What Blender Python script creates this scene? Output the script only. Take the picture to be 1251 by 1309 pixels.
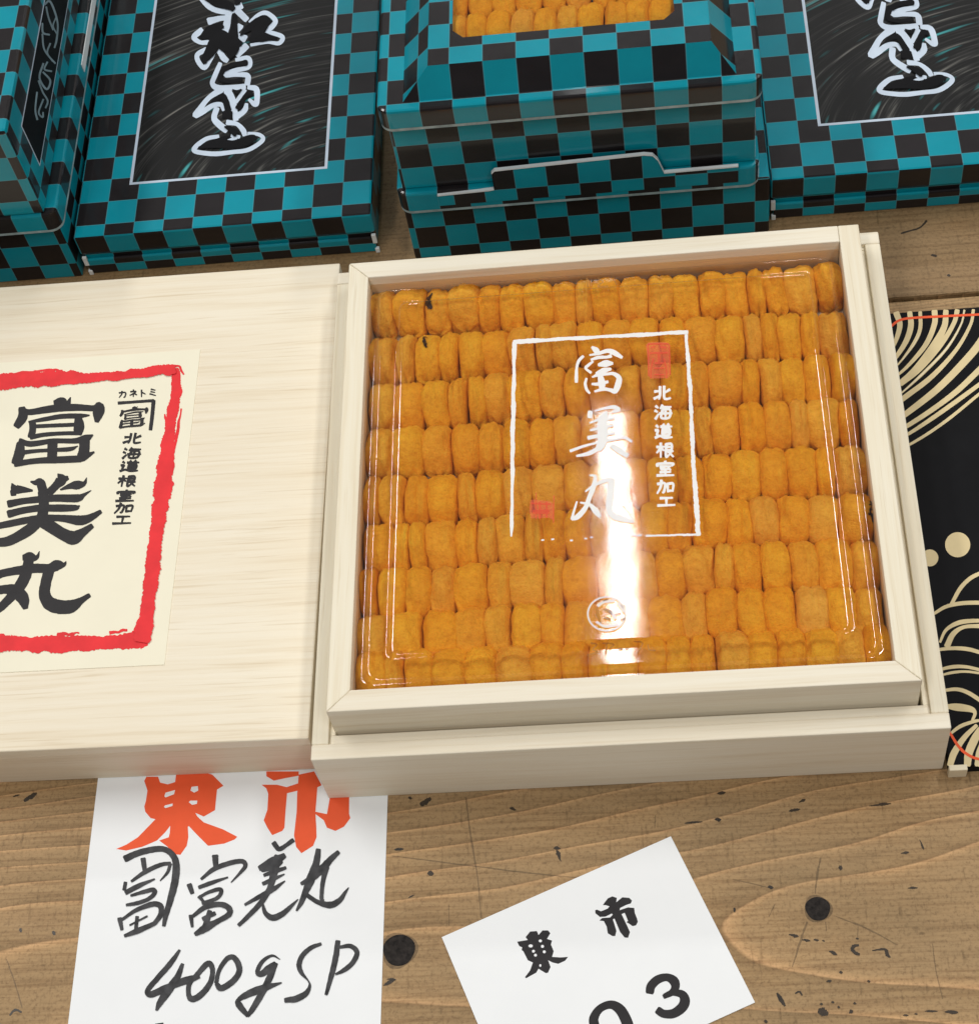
import bpy, bmesh, math, random
from mathutils import Vector, Matrix, noise

# ------------------------------------------------------------------ clear
for o in list(bpy.data.objects):
    bpy.data.objects.remove(o)
scene = bpy.context.scene
COL = scene.collection

# ------------------------------------------------------------------ camera
F_PX, PW, PH = 2364.78, 1251.0, 1309.0
CAM = Vector((0.0213, -0.3817, 0.6151))
RX, RZ, RO = 0.5743, 0.1825, -0.2171
ROT = Matrix.Rotation(RZ, 3, 'Z') @ Matrix.Rotation(RX, 3, 'X') @ Matrix.Rotation(RO, 3, 'Z')
cd = bpy.data.cameras.new('camera')
cam = bpy.data.objects.new('camera', cd)
COL.objects.link(cam)
cam.matrix_world = Matrix.Translation(CAM) @ ROT.to_4x4()
cd.sensor_fit = 'HORIZONTAL'
cd.sensor_width = 36.0
cd.lens = 36.0 * F_PX / PW
cd.clip_start = 0.01
cd.clip_end = 100.0
scene.camera = cam

# ------------------------------------------------------------------ world and lamps (indoor market hall, ceiling tubes)
w = bpy.data.worlds.new('World')
scene.world = w
w.use_nodes = True
bg = w.node_tree.nodes['Background']
bg.inputs[0].default_value = (0.93, 0.96, 1.0, 1)
bg.inputs[1].default_value = 0.125


def tube_lamp(name, loc, sx, sy, power, col=(1.0, 0.985, 0.96)):
    ld = bpy.data.lights.new(name, 'AREA')
    ld.shape = 'RECTANGLE'
    ld.size = sx
    ld.size_y = sy
    ld.energy = power
    ld.color = col
    lo = bpy.data.objects.new(name, ld)
    COL.objects.link(lo)
    lo.location = loc
    return lo


tube_lamp('ceiling_lamp', (-0.072, 1.02, 2.05), 0.048, 0.84, 2.8)
tube_lamp('ceiling_lamp', (-1.25, 1.0, 2.05), 0.22, 1.6, 24)
tube_lamp('ceiling_lamp', (1.3, 1.0, 2.05), 0.22, 1.6, 24)
tube_lamp('ceiling_lamp', (-0.7, -1.1, 2.05), 0.22, 1.2, 13.0)
tube_lamp('ceiling_lamp', (0.9, -1.1, 2.05), 0.22, 1.2, 13.0)
tube_lamp('ceiling_lamp', (0.1, 2.9, 2.05), 1.6, 0.25, 24)

scene.view_settings.view_transform = 'Standard'
scene.view_settings.look = 'None'
scene.view_settings.exposure = 0.17
scene.view_settings.gamma = 1.0


# ------------------------------------------------------------------ pixel helpers (photo pixels -> points on a plane)
def ray(px, py):
    return ROT @ Vector(((px - PW / 2) / F_PX, -(py - PH / 2) / F_PX, -1.0))


def at(px, py, z=0.0):
    d = ray(px, py)
    return CAM + d * ((z - CAM.z) / d.z)


def atx(px, py, x):
    d = ray(px, py)
    return CAM + d * ((x - CAM.x) / d.x)


# ------------------------------------------------------------------ materials
def new_mat(name):
    m = bpy.data.materials.new(name)
    m.use_nodes = True
    nt = m.node_tree
    b = nt.nodes['Principled BSDF']
    return m, nt, b


def N(nt, typ, **kw):
    n = nt.nodes.new(typ)
    for k, v in kw.items():
        setattr(n, k, v)
    return n


def ramp(nt, stops, interp='LINEAR'):
    r = nt.nodes.new('ShaderNodeValToRGB')
    r.color_ramp.interpolation = interp
    e = r.color_ramp.elements
    while len(e) < len(stops):
        e.new(0.5)
    for i, (p, c) in enumerate(stops):
        e[i].position = p
        e[i].color = c if len(c) == 4 else (*c, 1)
    return r


def math_n(nt, op, a, b=None, clamp=False):
    n = nt.nodes.new('ShaderNodeMath')
    n.operation = op
    n.use_clamp = clamp
    for i, v in enumerate((a, b)):
        if v is None:
            continue
        if isinstance(v, (int, float)):
            n.inputs[i].default_value = v
        else:
            nt.links.new(v, n.inputs[i])
    return n.outputs[0]


def noise_n(nt, vec, scale, detail=3, rough=0.5, dist=0.0):
    n = nt.nodes.new('ShaderNodeTexNoise')
    n.inputs['Scale'].default_value = scale
    n.inputs['Detail'].default_value = detail
    n.inputs['Roughness'].default_value = rough
    n.inputs['Distortion'].default_value = dist
    nt.links.new(vec, n.inputs['Vector'])
    return n.outputs['Fac']


def mapping(nt, vec, scale=(1, 1, 1), loc=(0, 0, 0), rot=(0, 0, 0)):
    n = nt.nodes.new('ShaderNodeMapping')
    n.inputs['Scale'].default_value = scale
    n.inputs['Location'].default_value = loc
    n.inputs['Rotation'].default_value = rot
    nt.links.new(vec, n.inputs['Vector'])
    return n.outputs[0]


def mixc(nt, fac, a, b, mode='MIX'):
    n = nt.nodes.new('ShaderNodeMix')
    n.data_type = 'RGBA'
    n.blend_type = mode
    for sock, v in ((n.inputs[0], fac), (n.inputs[6], a), (n.inputs[7], b)):
        if isinstance(v, (int, float)):
            sock.default_value = v
        elif isinstance(v, tuple):
            sock.default_value = (*v, 1) if len(v) == 3 else v
        else:
            nt.links.new(v, sock)
    return n.outputs[2]


def bump(nt, b, h, strength, dist):
    n = nt.nodes.new('ShaderNodeBump')
    n.inputs['Strength'].default_value = strength
    n.inputs['Distance'].default_value = dist
    nt.links.new(h, n.inputs['Height'])
    nt.links.new(n.outputs[0], b.inputs['Normal'])


def plain(name, col, rough=0.5, spec=0.5, var=0.0, vscale=60.0, bmp=0.0):
    m, nt, b = new_mat(name)
    b.inputs['Roughness'].default_value = rough
    b.inputs['Specular IOR Level'].default_value = spec
    tc = N(nt, 'ShaderNodeTexCoord')
    n = noise_n(nt, tc.outputs['Object'], vscale, 4, 0.6)
    r = ramp(nt, [(0.3, tuple(c * (1 - var) for c in col)), (0.7, tuple(min(1, c * (1 + var)) for c in col))])
    nt.links.new(n, r.inputs[0])
    nt.links.new(r.outputs[0], b.inputs['Base Color'])
    if bmp:
        n2 = noise_n(nt, tc.outputs['Object'], 1800, 3, 0.6)
        bump(nt, b, n2, bmp, 0.0002)
    return m


def pale_wood(name, along='X', tint=(1, 1, 1), streak=1.0, seed=0.0):
    m, nt, b = new_mat(name)
    b.inputs['Roughness'].default_value = 0.62
    b.inputs['Specular IOR Level'].default_value = 0.3
    tc = N(nt, 'ShaderNodeTexCoord')
    rot = (0, 0, 0) if along == 'X' else (0, 0, math.radians(90))
    v = mapping(nt, tc.outputs['Object'], rot=rot, loc=(seed, seed, 0))
    wob = noise_n(nt, mapping(nt, v, (9, 30, 30)), 1.0, 2)
    vv = N(nt, 'ShaderNodeVectorMath', operation='ADD')
    cw = N(nt, 'ShaderNodeCombineXYZ')
    nt.links.new(math_n(nt, 'MULTIPLY', wob, 0.004), cw.inputs[1])
    nt.links.new(math_n(nt, 'MULTIPLY', wob, 0.004), cw.inputs[2])
    nt.links.new(v, vv.inputs[0])
    nt.links.new(cw.outputs[0], vv.inputs[1])
    v = vv.outputs[0]
    a = noise_n(nt, mapping(nt, v, (9, 330, 330)), 1.0, 5, 0.65)
    f = noise_n(nt, mapping(nt, v, (16, 900, 900)), 1.0, 3, 0.6)
    c = noise_n(nt, mapping(nt, v, (5, 12, 12)), 1.0, 2)
    T = lambda *q: tuple(x * t for x, t in zip(q, tint))
    r1 = ramp(nt, [(0.28, T(.76, .665, .50)), (0.45, T(.83, .755, .60)), (0.62, T(.86, .80, .66)), (0.8, T(.80, .715, .555))])
    nt.links.new(a, r1.inputs[0])
    r2 = ramp(nt, [(0.30, (.70, .60, .47)), (0.42, (1, 1, 1))])
    nt.links.new(f, r2.inputs[0])
    col = mixc(nt, 0.42 * streak, r1.outputs[0], r2.outputs[0], 'MULTIPLY')
    r3 = ramp(nt, [(0.3, (.93, .9, .86)), (0.7, (1, 1, 1))])
    nt.links.new(c, r3.inputs[0])
    col = mixc(nt, 0.8, col, r3.outputs[0], 'MULTIPLY')
    nt.links.new(col, b.inputs['Base Color'])
    bump(nt, b, f, 0.35, 0.0003)
    return m


def table_wood(name, dark=1.0, off=0.0):
    m, nt, b = new_mat(name)
    b.inputs['Specular IOR Level'].default_value = 0.3
    tc = N(nt, 'ShaderNodeTexCoord')
    P = tc.outputs['Object']
    sep = N(nt, 'ShaderNodeSeparateXYZ')
    nt.links.new(P, sep.inputs[0])
    x, y = sep.outputs[0], sep.outputs[1]
    dy = math_n(nt, 'ADD', y, 0.170 + off)
    dy = math_n(nt, 'SUBTRACT', dy, math_n(nt, 'MULTIPLY', x, 0.06))
    dy2 = math_n(nt, 'MULTIPLY', math_n(nt, 'MULTIPLY', dy, dy), -95.0)
    xs = math_n(nt, 'SMOOTH_MAX', math_n(nt, 'SUBTRACT', x, 0.0), -0.05)
    xs.node.inputs[2].default_value = 0.08
    f = math_n(nt, 'ADD', xs, dy2)
    wn = noise_n(nt, mapping(nt, P, (5, 16, 16), loc=(1.3 + off, 0.4, 0)), 1.0, 2, 0.5)
    for kx, ky, kr in ((0.0617, -0.1589, 0.016), (-0.0826, -0.1676, 0.020)):
        ddx = math_n(nt, 'MULTIPLY', math_n(nt, 'SUBTRACT', x, kx), 0.45 / kr)
        ddy = math_n(nt, 'MULTIPLY', math_n(nt, 'SUBTRACT', y, ky), 1.0 / kr)
        d2 = math_n(nt, 'ADD', math_n(nt, 'MULTIPLY', ddx, ddx), math_n(nt, 'MULTIPLY', ddy, ddy))
        f = math_n(nt, 'ADD', f, math_n(nt, 'MULTIPLY', math_n(nt, 'EXPONENT', math_n(nt, 'MULTIPLY', d2, -1.0)), 0.065))
    val = math_n(nt, 'ADD', math_n(nt, 'MULTIPLY', f, 13.0), math_n(nt, 'MULTIPLY', wn, 2.3))
    saw = math_n(nt, 'FRACT', val)
    r = ramp(nt, [(0.0, (.30, .185, .085)), (0.035, (.62, .385, .195)), (0.09, (.53, .335, .165)), (0.18, (.43, .280, .140)),
                  (0.55, (.395, .260, .130)), (0.88, (.36, .235, .115)), (1.0, (.30, .19, .09))])
    nt.links.new(saw, r.inputs[0])
    fib = noise_n(nt, mapping(nt, P, (22, 620, 620)), 1.0, 4, 0.65)
    r2 = ramp(nt, [(0.28, (.62, .56, .5)), (0.55, (1, 1, 1)), (0.8, (1.0, 1.0, 1.0))])
    nt.links.new(fib, r2.inputs[0])
    col = mixc(nt, 0.95, r.outputs[0], r2.outputs[0], 'MULTIPLY')
    # worn grey dirt in blotches
    bl = noise_n(nt, mapping(nt, P, (14, 30, 30)), 1.0, 5, 0.65)
    rb = ramp(nt, [(0.40, (0, 0, 0)), (0.72, (1, 1, 1))])
    nt.links.new(bl, rb.inputs[0])
    col = mixc(nt, math_n(nt, 'MULTIPLY', rb.outputs[0], 0.42), col, (.20, .155, .095))
    # fine crackle of worn grain
    ck = noise_n(nt, mapping(nt, P, (700, 700, 700)), 1.0, 4, 0.7)
    rk = ramp(nt, [(0.34, (.50, .46, .42)), (0.50, (1, 1, 1)), (0.7, (1.12, 1.1, 1.08))])
    nt.links.new(ck, rk.inputs[0])
    col = mixc(nt, 0.6, col, rk.outputs[0], 'MULTIPLY')
    # small cross scratches and pits
    sc = noise_n(nt, mapping(nt, P, (420, 60, 60), rot=(0, 0, 0.12)), 1.0, 3, 0.6)
    rs = ramp(nt, [(0.27, (.40, .37, .33)), (0.40, (1, 1, 1))])
    nt.links.new(sc, rs.inputs[0])
    col = mixc(nt, 0.55, col, rs.outputs[0], 'MULTIPLY')
    vo = N(nt, 'ShaderNodeTexVoronoi')
    vo.inputs['Scale'].default_value = 1.0
    nt.links.new(mapping(nt, P, (55, 120, 120)), vo.inputs['Vector'])
    rv = ramp(nt, [(0.03, (.22, .18, .15)), (0.075, (1, 1, 1))])
    nt.links.new(vo.outputs['Distance'], rv.inputs[0])
    col = mixc(nt, 0.4, col, rv.outputs[0], 'MULTIPLY')
    col = mixc(nt, 1.0, col, (dark * .97, dark * .94, dark * .88), 'MULTIPLY')
    nt.links.new(col, b.inputs['Base Color'])
    rr = ramp(nt, [(0.3, (.48, .48, .48)), (0.7, (.68, .68, .68))])
    nt.links.new(bl, rr.inputs[0])
    nt.links.new(rr.outputs[0], b.inputs['Roughness'])
    h = math_n(nt, 'ADD', math_n(nt, 'MULTIPLY', fib, 0.6), math_n(nt, 'MULTIPLY', vo.outputs['Distance'], 0.4))
    bump(nt, b, h, 0.4, 0.0005)
    return m


CELL = 0.0131


def checker_mat(name):
    m, nt, b = new_mat(name)
    b.inputs['Roughness'].default_value = 0.34
    b.inputs['Specular IOR Level'].default_value = 0.12
    b.inputs['Coat Weight'].default_value = 0.5
    b.inputs['Coat Roughness'].default_value = 0.07
    uv = N(nt, 'ShaderNodeUVMap')
    ck = N(nt, 'ShaderNodeTexChecker')
    ck.inputs['Scale'].default_value = 1.0
    ck.inputs['Color1'].default_value = (1, 1, 1, 1)
    ck.inputs['Color2'].default_value = (0, 0, 0, 1)
    nt.links.new(mapping(nt, uv.outputs[0], loc=(0, 0, 0.5)), ck.inputs['Vector'])
    tc = N(nt, 'ShaderNodeTexCoord')
    n = noise_n(nt, tc.outputs['Object'], 35, 4, 0.6)
    rt = ramp(nt, [(0.3, (.0010, .225, .290)), (0.7, (.0015, .270, .345))])
    rk = ramp(nt, [(0.3, (.0100, .0080, .0085)), (0.7, (.0165, .0135, .0145))])
    nt.links.new(n, rt.inputs[0])
    nt.links.new(n, rk.inputs[0])
    col = mixc(nt, ck.outputs['Fac'], rk.outputs[0], rt.outputs[0])
    # a pale hairline along the cell edges
    sep = N(nt, 'ShaderNodeSeparateXYZ')
    nt.links.new(uv.outputs[0], sep.inputs[0])
    ln = None
    for s in (0, 1):
        fr = math_n(nt, 'FRACT', sep.outputs[s])
        d = math_n(nt, 'MINIMUM', fr, math_n(nt, 'SUBTRACT', 1.0, fr))
        k = math_n(nt, 'LESS_THAN', d, 0.014)
        ln = k if ln is None else math_n(nt, 'MAXIMUM', ln, k)
    col = mixc(nt, math_n(nt, 'MULTIPLY', ln, 0.30), col, (.16, .36, .40))
    nt.links.new(col, b.inputs['Base Color'])
    n2 = noise_n(nt, tc.outputs['Object'], 90, 3, 0.5)
    bump(nt, b, n2, 0.22, 0.0008)
    return m


def swirl_mat(name):
    """black print with arcs of grey and teal streaks swept round one centre"""
    m, nt, b = new_mat(name)
    b.inputs['Roughness'].default_value = 0.42
    b.inputs['Specular IOR Level'].default_value = 0.15
    tc = N(nt, 'ShaderNodeTexCoord')
    sep = N(nt, 'ShaderNodeSeparateXYZ')
    nt.links.new(tc.outputs['Object'], sep.inputs[0])
    # centre low and right of the panel
    dx = math_n(nt, 'SUBTRACT', sep.outputs[0], 0.122)
    dyy = math_n(nt, 'SUBTRACT', sep.outputs[1], 0.014)
    dyy = math_n(nt, 'MULTIPLY', dyy, 1.35)
    rad = math_n(nt, 'SQRT', math_n(nt, 'ADD', math_n(nt, 'MULTIPLY', dx, dx), math_n(nt, 'MULTIPLY', dyy, dyy)))
    ang = math_n(nt, 'ARCTAN2', dyy, dx)
    cv = N(nt, 'ShaderNodeCombineXYZ')
    nt.links.new(math_n(nt, 'MULTIPLY', rad, 430.0), cv.inputs[0])
    nt.links.new(math_n(nt, 'MULTIPLY', ang, 1.6), cv.inputs[1])
    a = noise_n(nt, cv.outputs[0], 1.0, 2, 0.6)
    r = ramp(nt, [(0.50, (.007, .007, .007)), (0.60, (.022, .022, .021)), (0.67, (.085, .083, .075)), (0.77, (.20, .19, .17))])
    nt.links.new(a, r.inputs[0])
    cv2 = N(nt, 'ShaderNodeCombineXYZ')
    nt.links.new(math_n(nt, 'MULTIPLY', rad, 300.0), cv2.inputs[0])
    nt.links.new(math_n(nt, 'MULTIPLY', ang, 3.4), cv2.inputs[1])
    cv2.inputs[2].default_value = 7.3
    a2 = noise_n(nt, cv2.outputs[0], 1.0, 1, 0.5)
    r2 = ramp(nt, [(0.66, (0, 0, 0)), (0.75, (.012, .12, .125)), (0.84, (.06, .33, .33))])
    nt.links.new(a2, r2.inputs[0])
    col = mixc(nt, 1.0, r.outputs[0], r2.outputs[0], 'ADD')
    nt.links.new(col, b.inputs['Base Color'])
    return m


def roe_mat(name):
    m, nt, b = new_mat(name)
    oi = N(nt, 'ShaderNodeObjectInfo')
    tc = N(nt, 'ShaderNodeTexCoord')
    # each lobe looks up its own patch of noise
    add = N(nt, 'ShaderNodeVectorMath', operation='ADD')
    nt.links.new(tc.outputs['Object'], add.inputs[0])
    cx = N(nt, 'ShaderNodeCombineXYZ')
    nt.links.new(math_n(nt, 'MULTIPLY', oi.outputs['Random'], 7.0), cx.inputs[0])
    nt.links.new(cx.outputs[0], add.inputs[1])
    P = add.outputs[0]
    rc = ramp(nt, [(0.0, (.93, .505, .060)), (0.15, (.95, .520, .050)), (0.35, (.95, .450, .026)), (0.55, (.97, .530, .034)), (0.75, (.97, .470, .024)), (0.9, (.95, .485, .040)), (1.0, (.92, .510, .075))])
    nt.links.new(oi.outputs['Random'], rc.inputs[0])
    n1 = noise_n(nt, P, 170, 3, 0.55)
    r1 = ramp(nt, [(0.3, (.90, .82, .72)), (0.65, (1.04, 1.04, 1.04))])
    nt.links.new(n1, r1.inputs[0])
    col = mixc(nt, 1.0, rc.outputs[0], r1.outputs[0], 'MULTIPLY')
    gr = noise_n(nt, P, 1500, 3, 0.7)
    r2 = ramp(nt, [(0.30, (.88, .78, .66)), (0.55, (1, 1, 1))])
    nt.links.new(gr, r2.inputs[0])
    col = mixc(nt, 0.85, col, r2.outputs[0], 'MULTIPLY')
    mg = noise_n(nt, P, 520, 4, 0.7)
    r3 = ramp(nt, [(0.34, (.86, .74, .58)), (0.52, (1, 1, 1)), (0.72, (1.05, 1.08, 1.25))])
    nt.links.new(mg, r3.inputs[0])
    col = mixc(nt, 0.7, col, r3.outputs[0], 'MULTIPLY')
    nt.links.new(col, b.inputs['Base Color'])
    b.inputs['Roughness'].default_value = 0.6
    b.inputs['Specular IOR Level'].default_value = 0.16
    b.inputs['Subsurface Weight'].default_value = 0.22
    b.inputs['Subsurface Radius'].default_value = (1.0, 0.45, 0.12)
    b.inputs['Subsurface Scale'].default_value = 0.0016
    cr = noise_n(nt, mapping(nt, P, (620, 140, 300)), 1.0, 4, 0.65)
    h = math_n(nt, 'ADD', math_n(nt, 'ADD', math_n(nt, 'MULTIPLY', gr, 0.5), math_n(nt, 'MULTIPLY', mg, 0.7)), cr)
    bump(nt, b, h, 0.8, 0.0009)
    return m


def film_mat(name, rough=0.05, body=0.02):
    m, nt, b = new_mat(name)
    nt.nodes.remove(b)
    out = nt.nodes['Material Output']
    tr = N(nt, 'ShaderNodeBsdfTransparent')
    tr.inputs[0].default_value = (.975, .97, .96, 1)
    gl = N(nt, 'ShaderNodeBsdfGlossy')
    gl.inputs['Roughness'].default_value = rough
    fr = N(nt, 'ShaderNodeFresnel')
    fr.inputs['IOR'].default_value = 1.5
    tc = N(nt, 'ShaderNodeTexCoord')
    n = noise_n(nt, tc.outputs['Object'], 28, 2, 0.5)
    n2 = noise_n(nt, tc.outputs['Object'], 900, 2, 0.5)
    h = math_n(nt, 'ADD', n, math_n(nt, 'MULTIPLY', n2, 0.02))
    bp = N(nt, 'ShaderNodeBump')
    bp.inputs['Strength'].default_value = 0.10
    bp.inputs['Distance'].default_value = 0.0012
    nt.links.new(h, bp.inputs['Height'])
    nt.links.new(bp.outputs[0], gl.inputs['Normal'])
    fac = math_n(nt, 'MULTIPLY', fr.outputs[0], 1.7, clamp=True)
    mx = N(nt, 'ShaderNodeMixShader')
    nt.links.new(fac, mx.inputs[0])
    nt.links.new(tr.outputs[0], mx.inputs[1])
    nt.links.new(gl.outputs[0], mx.inputs[2])
    nt.links.new(mx.outputs[0], out.inputs[0])
    return m


def tint_film(name, col, opac):
    """translucent flat tint: printed ink, table scars, painted shade of the embossing"""
    m, nt, b = new_mat(name)
    b.inputs['Base Color'].default_value = (*col, 1)
    b.inputs['Roughness'].default_value = 0.4
    b.inputs['Alpha'].default_value = opac
    return m


def paper_mat(name, col):
    m = plain(name, col, 0.55, 0.15, 0.015, 30)
    nt = m.node_tree
    tc = N(nt, 'ShaderNodeTexCoord')
    h = math_n(nt, 'ADD', noise_n(nt, tc.outputs['Object'], 22, 2, 0.5), math_n(nt, 'MULTIPLY', noise_n(nt, tc.outputs['Object'], 1500, 3, 0.6), 0.012))
    bump(nt, nt.nodes['Principled BSDF'], h, 0.5, 0.0022)
    return m


M = {
    'wood_x': pale_wood('paulownia_grain_across', 'X', (.99, .985, .985), 0.45),
    'wood_lid': pale_wood('paulownia_lid_grain', 'X', (0.99, 0.97, 0.95), 1.0, 0.31),
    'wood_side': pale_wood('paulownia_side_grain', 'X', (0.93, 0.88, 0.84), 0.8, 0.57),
    'wood_y': pale_wood('paulownia_grain_lengthwise', 'Y', (1, 1.0, 0.98), 0.8, 0.12),
    'table': table_wood('worn_table_wood'),
    'table_far': table_wood('worn_table_wood_darker', 0.74, 0.31),
    'checker': checker_mat('teal_black_checker_print'),
    'swirl': swirl_mat('black_swirl_print'),
    'roe': roe_mat('sea_urchin_roe'),
    'film': film_mat('clear_plastic'),
    'paper': paper_mat('white_paper', (.83, .84, .84)),
    'cream': plain('cream_label_paper', (.83, .775, .60), 0.5, 0.4, 0.02, 40),
    'red': plain('red_print', (.76, .030, .035), 0.5, 0.2, 0.10, 120),
    'vermilion': plain('vermilion_print', (.80, .105, .035), 0.5, 0.15, 0.06, 60),
    'ink': plain('black_ink', (.030, .028, .029), 0.5, 0.15, 0.15, 90),
    'marker': plain('dark_grey_marker', (.052, .052, .054), 0.5, 0.15, 0.45, 260),
    'white_ink': plain('white_ink', (.82, .80, .77), 0.45, 0.5, 0.03, 90),
    'silver_ink': plain('silver_ink', (.50, .58, .68), 0.35, 0.5, 0.10, 60),
    'silver_thin': plain('silver_thin_ink', (.22, .30, .34), 0.35, 0.5, 0.25, 120),
    'black_print': plain('black_print', (.008, .008, .009), 0.55, 0.06, 0.2, 40),
    'board': plain('white_board_edge', (.74, .76, .76), 0.5, 0.4, 0.06, 100),
    'cut_edge': plain('dull_cut_board', (.30, .38, .39), 0.5, 0.4, 0.35, 140),
    'gold': plain('gold_print', (.66, .53, .285), 0.38, 0.5, 0.08, 60),
    'gold_pale': plain('pale_gold_print', (.76, .67, .48), 0.38, 0.5, 0.06, 60),
    'knot': plain('dark_knot', (.022, .018, .016), 0.6, 0.12, 0.6, 500, 0.6),
    'scar': tint_film('dark_scar', (.030, .022, .015), 0.80),
    'scratch': tint_film('faint_scratch', (.07, .05, .03), 0.30),
    'dark': plain('dark_bits', (.03, .012, .008), 0.5, 0.4, 0.3, 300),
    'stamp': tint_film('red_stamp_ink', (.78, .07, .02), 0.62),
    'stamp_light': tint_film('red_stamp_wash', (.85, .12, .06), 0.42),
    'emblem': tint_film('emblem_white', (.86, .84, .80), 0.80),
    'amber': tint_film('amber_mark_and_emboss_shade', (.42, .17, .03), 0.55),  # brown emblem marks, also the painted dark reflection of the embossing
}

# ------------------------------------------------------------------ object helpers
WM = {}                                              # world matrix of every empty / parent


def link(o, parent=None):
    COL.objects.link(o)
    if parent is not None:
        o.parent = parent
        WM[o.name] = WM[parent.name] @ o.matrix_basis
    else:
        WM[o.name] = o.matrix_basis.copy()
    return o


def tag(o, label=None, cat=None, group=None, kind=None):
    for k, v in (('label', label), ('category', cat), ('group', group), ('kind', kind)):
        if v:
            o[k] = v
    return o


def thing(name, loc, label, cat, group=None, rz=0.0):
    o = bpy.data.objects.new(name, None)
    o.location = loc
    o.rotation_euler = (0, 0, rz)
    o.empty_display_size = 0.01
    o.matrix_basis = Matrix.Translation(loc) @ Matrix.Rotation(rz, 4, 'Z')
    link(o)
    return tag(o, label, cat, group)


def mesh_obj(name, verts, faces, mat, parent=None, smooth=False, uvo=None, world=True):
    me = bpy.data.meshes.new(name)
    if parent is not None and world:
        inv = WM[parent.name].inverted()
        verts = [inv @ Vector(v) for v in verts]
    me.from_pydata([tuple(v) for v in verts], [], faces)
    me.materials.append(mat)
    if smooth:
        me.polygons.foreach_set('use_smooth', [True] * len(me.polygons))
    if uvo is not None:
        box_uv(me, uvo)
    me.update()
    o = bpy.data.objects.new(name, me)
    return link(o, parent)


def box_uv(me, uvo):
    """checker coordinates in cells; uvo = world-ish offset of a grid corner in local metres"""
    uvl = me.uv_layers.new(name='UVMap')
    for p in me.polygons:
        n = p.normal
        ax, ay, az = abs(n.x), abs(n.y), abs(n.z)
        for li in p.loop_indices:
            c = me.vertices[me.loops[li].vertex_index].co
            x, y, z = c.x - uvo[0], c.y - uvo[1], c.z - uvo[2]
            if az >= 0.5 and az >= max(ax, ay) * 0.8:
                u, v = x, y
            elif ay >= ax:
                u, v = x, z
            else:
                u, v = y, z
            uvl.data[li].uv = (u / CELL, v / CELL)


def box_bm(x0, x1, y0, y1, z0, z1, bev=0.0, seg=2):
    bm = bmesh.new()
    bmesh.ops.create_cube(bm, size=1.0)
    for v in bm.verts:
        v.co = Vector(((x0 + x1) / 2 + v.co.x * (x1 - x0), (y0 + y1) / 2 + v.co.y * (y1 - y0), (z0 + z1) / 2 + v.co.z * (z1 - z0)))
    if bev:
        bmesh.ops.bevel(bm, geom=bm.edges[:], offset=bev, segments=seg, profile=0.5, affect='EDGES')
    return bm


def bm_data(bm):
    bm.verts.index_update()
    v = [x.co.copy() for x in bm.verts]
    f = [[q.index for q in p.verts] for p in bm.faces]
    bm.free()
    return v, f


def box(name, x0, x1, y0, y1, z0, z1, mat, parent, bev=0.0004, uvo=None):
    v, f = bm_data(box_bm(x0, x1, y0, y1, z0, z1, bev))
    return mesh_obj(name, v, f, mat, parent, uvo=uvo)


def prism_data(poly, z0, z1):
    n = len(poly)
    v = [Vector((x, y, z0)) for x, y in poly] + [Vector((x, y, z1)) for x, y in poly]
    f = [list(range(n))[::-1], list(range(n, 2 * n))]
    f += [[i, (i + 1) % n, n + (i + 1) % n, n + i] for i in range(n)]
    return v, f


def rrect(x0, x1, y0, y1, r, k=5):
    pts = []
    for cx, cy, a0 in ((x1 - r, y1 - r, 0), (x0 + r, y1 - r, 90), (x0 + r, y0 + r, 180), (x1 - r, y0 + r, 270)):
        for i in range(k + 1):
            a = math.radians(a0 + 90 * i / k)
            pts.append((cx + r * math.cos(a), cy + r * math.sin(a)))
    return pts


# ------------------------------------------------------------------ brush lettering: strokes traced on the surface they are printed on
def catmull(pts, sub=6):
    if len(pts) < 3:
        out = []
        for i in range(sub + 1):
            t = i / sub
            out.append(tuple(pts[0][k] * (1 - t) + pts[-1][k] * t for k in range(3)))
        return out
    P = [tuple(2 * pts[0][k] - pts[1][k] for k in range(3))] + list(pts) + [tuple(2 * pts[-1][k] - pts[-2][k] for k in range(3))]
    out = []
    for i in range(1, len(P) - 2):
        for j in range(sub):
            t = j / sub
            q = []
            for k in range(3):
                a, b_, c, d = P[i - 1][k], P[i][k], P[i + 1][k], P[i + 2][k]
                q.append(0.5 * (2 * b_ + (c - a) * t + (2 * a - 5 * b_ + 4 * c - d) * t * t + (3 * b_ - a - 3 * c + d) * t ** 3))
            q[2] = max(q[2], 0.5)
            out.append(tuple(q))
    out.append(tuple(pts[-1]))
    return out


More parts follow.
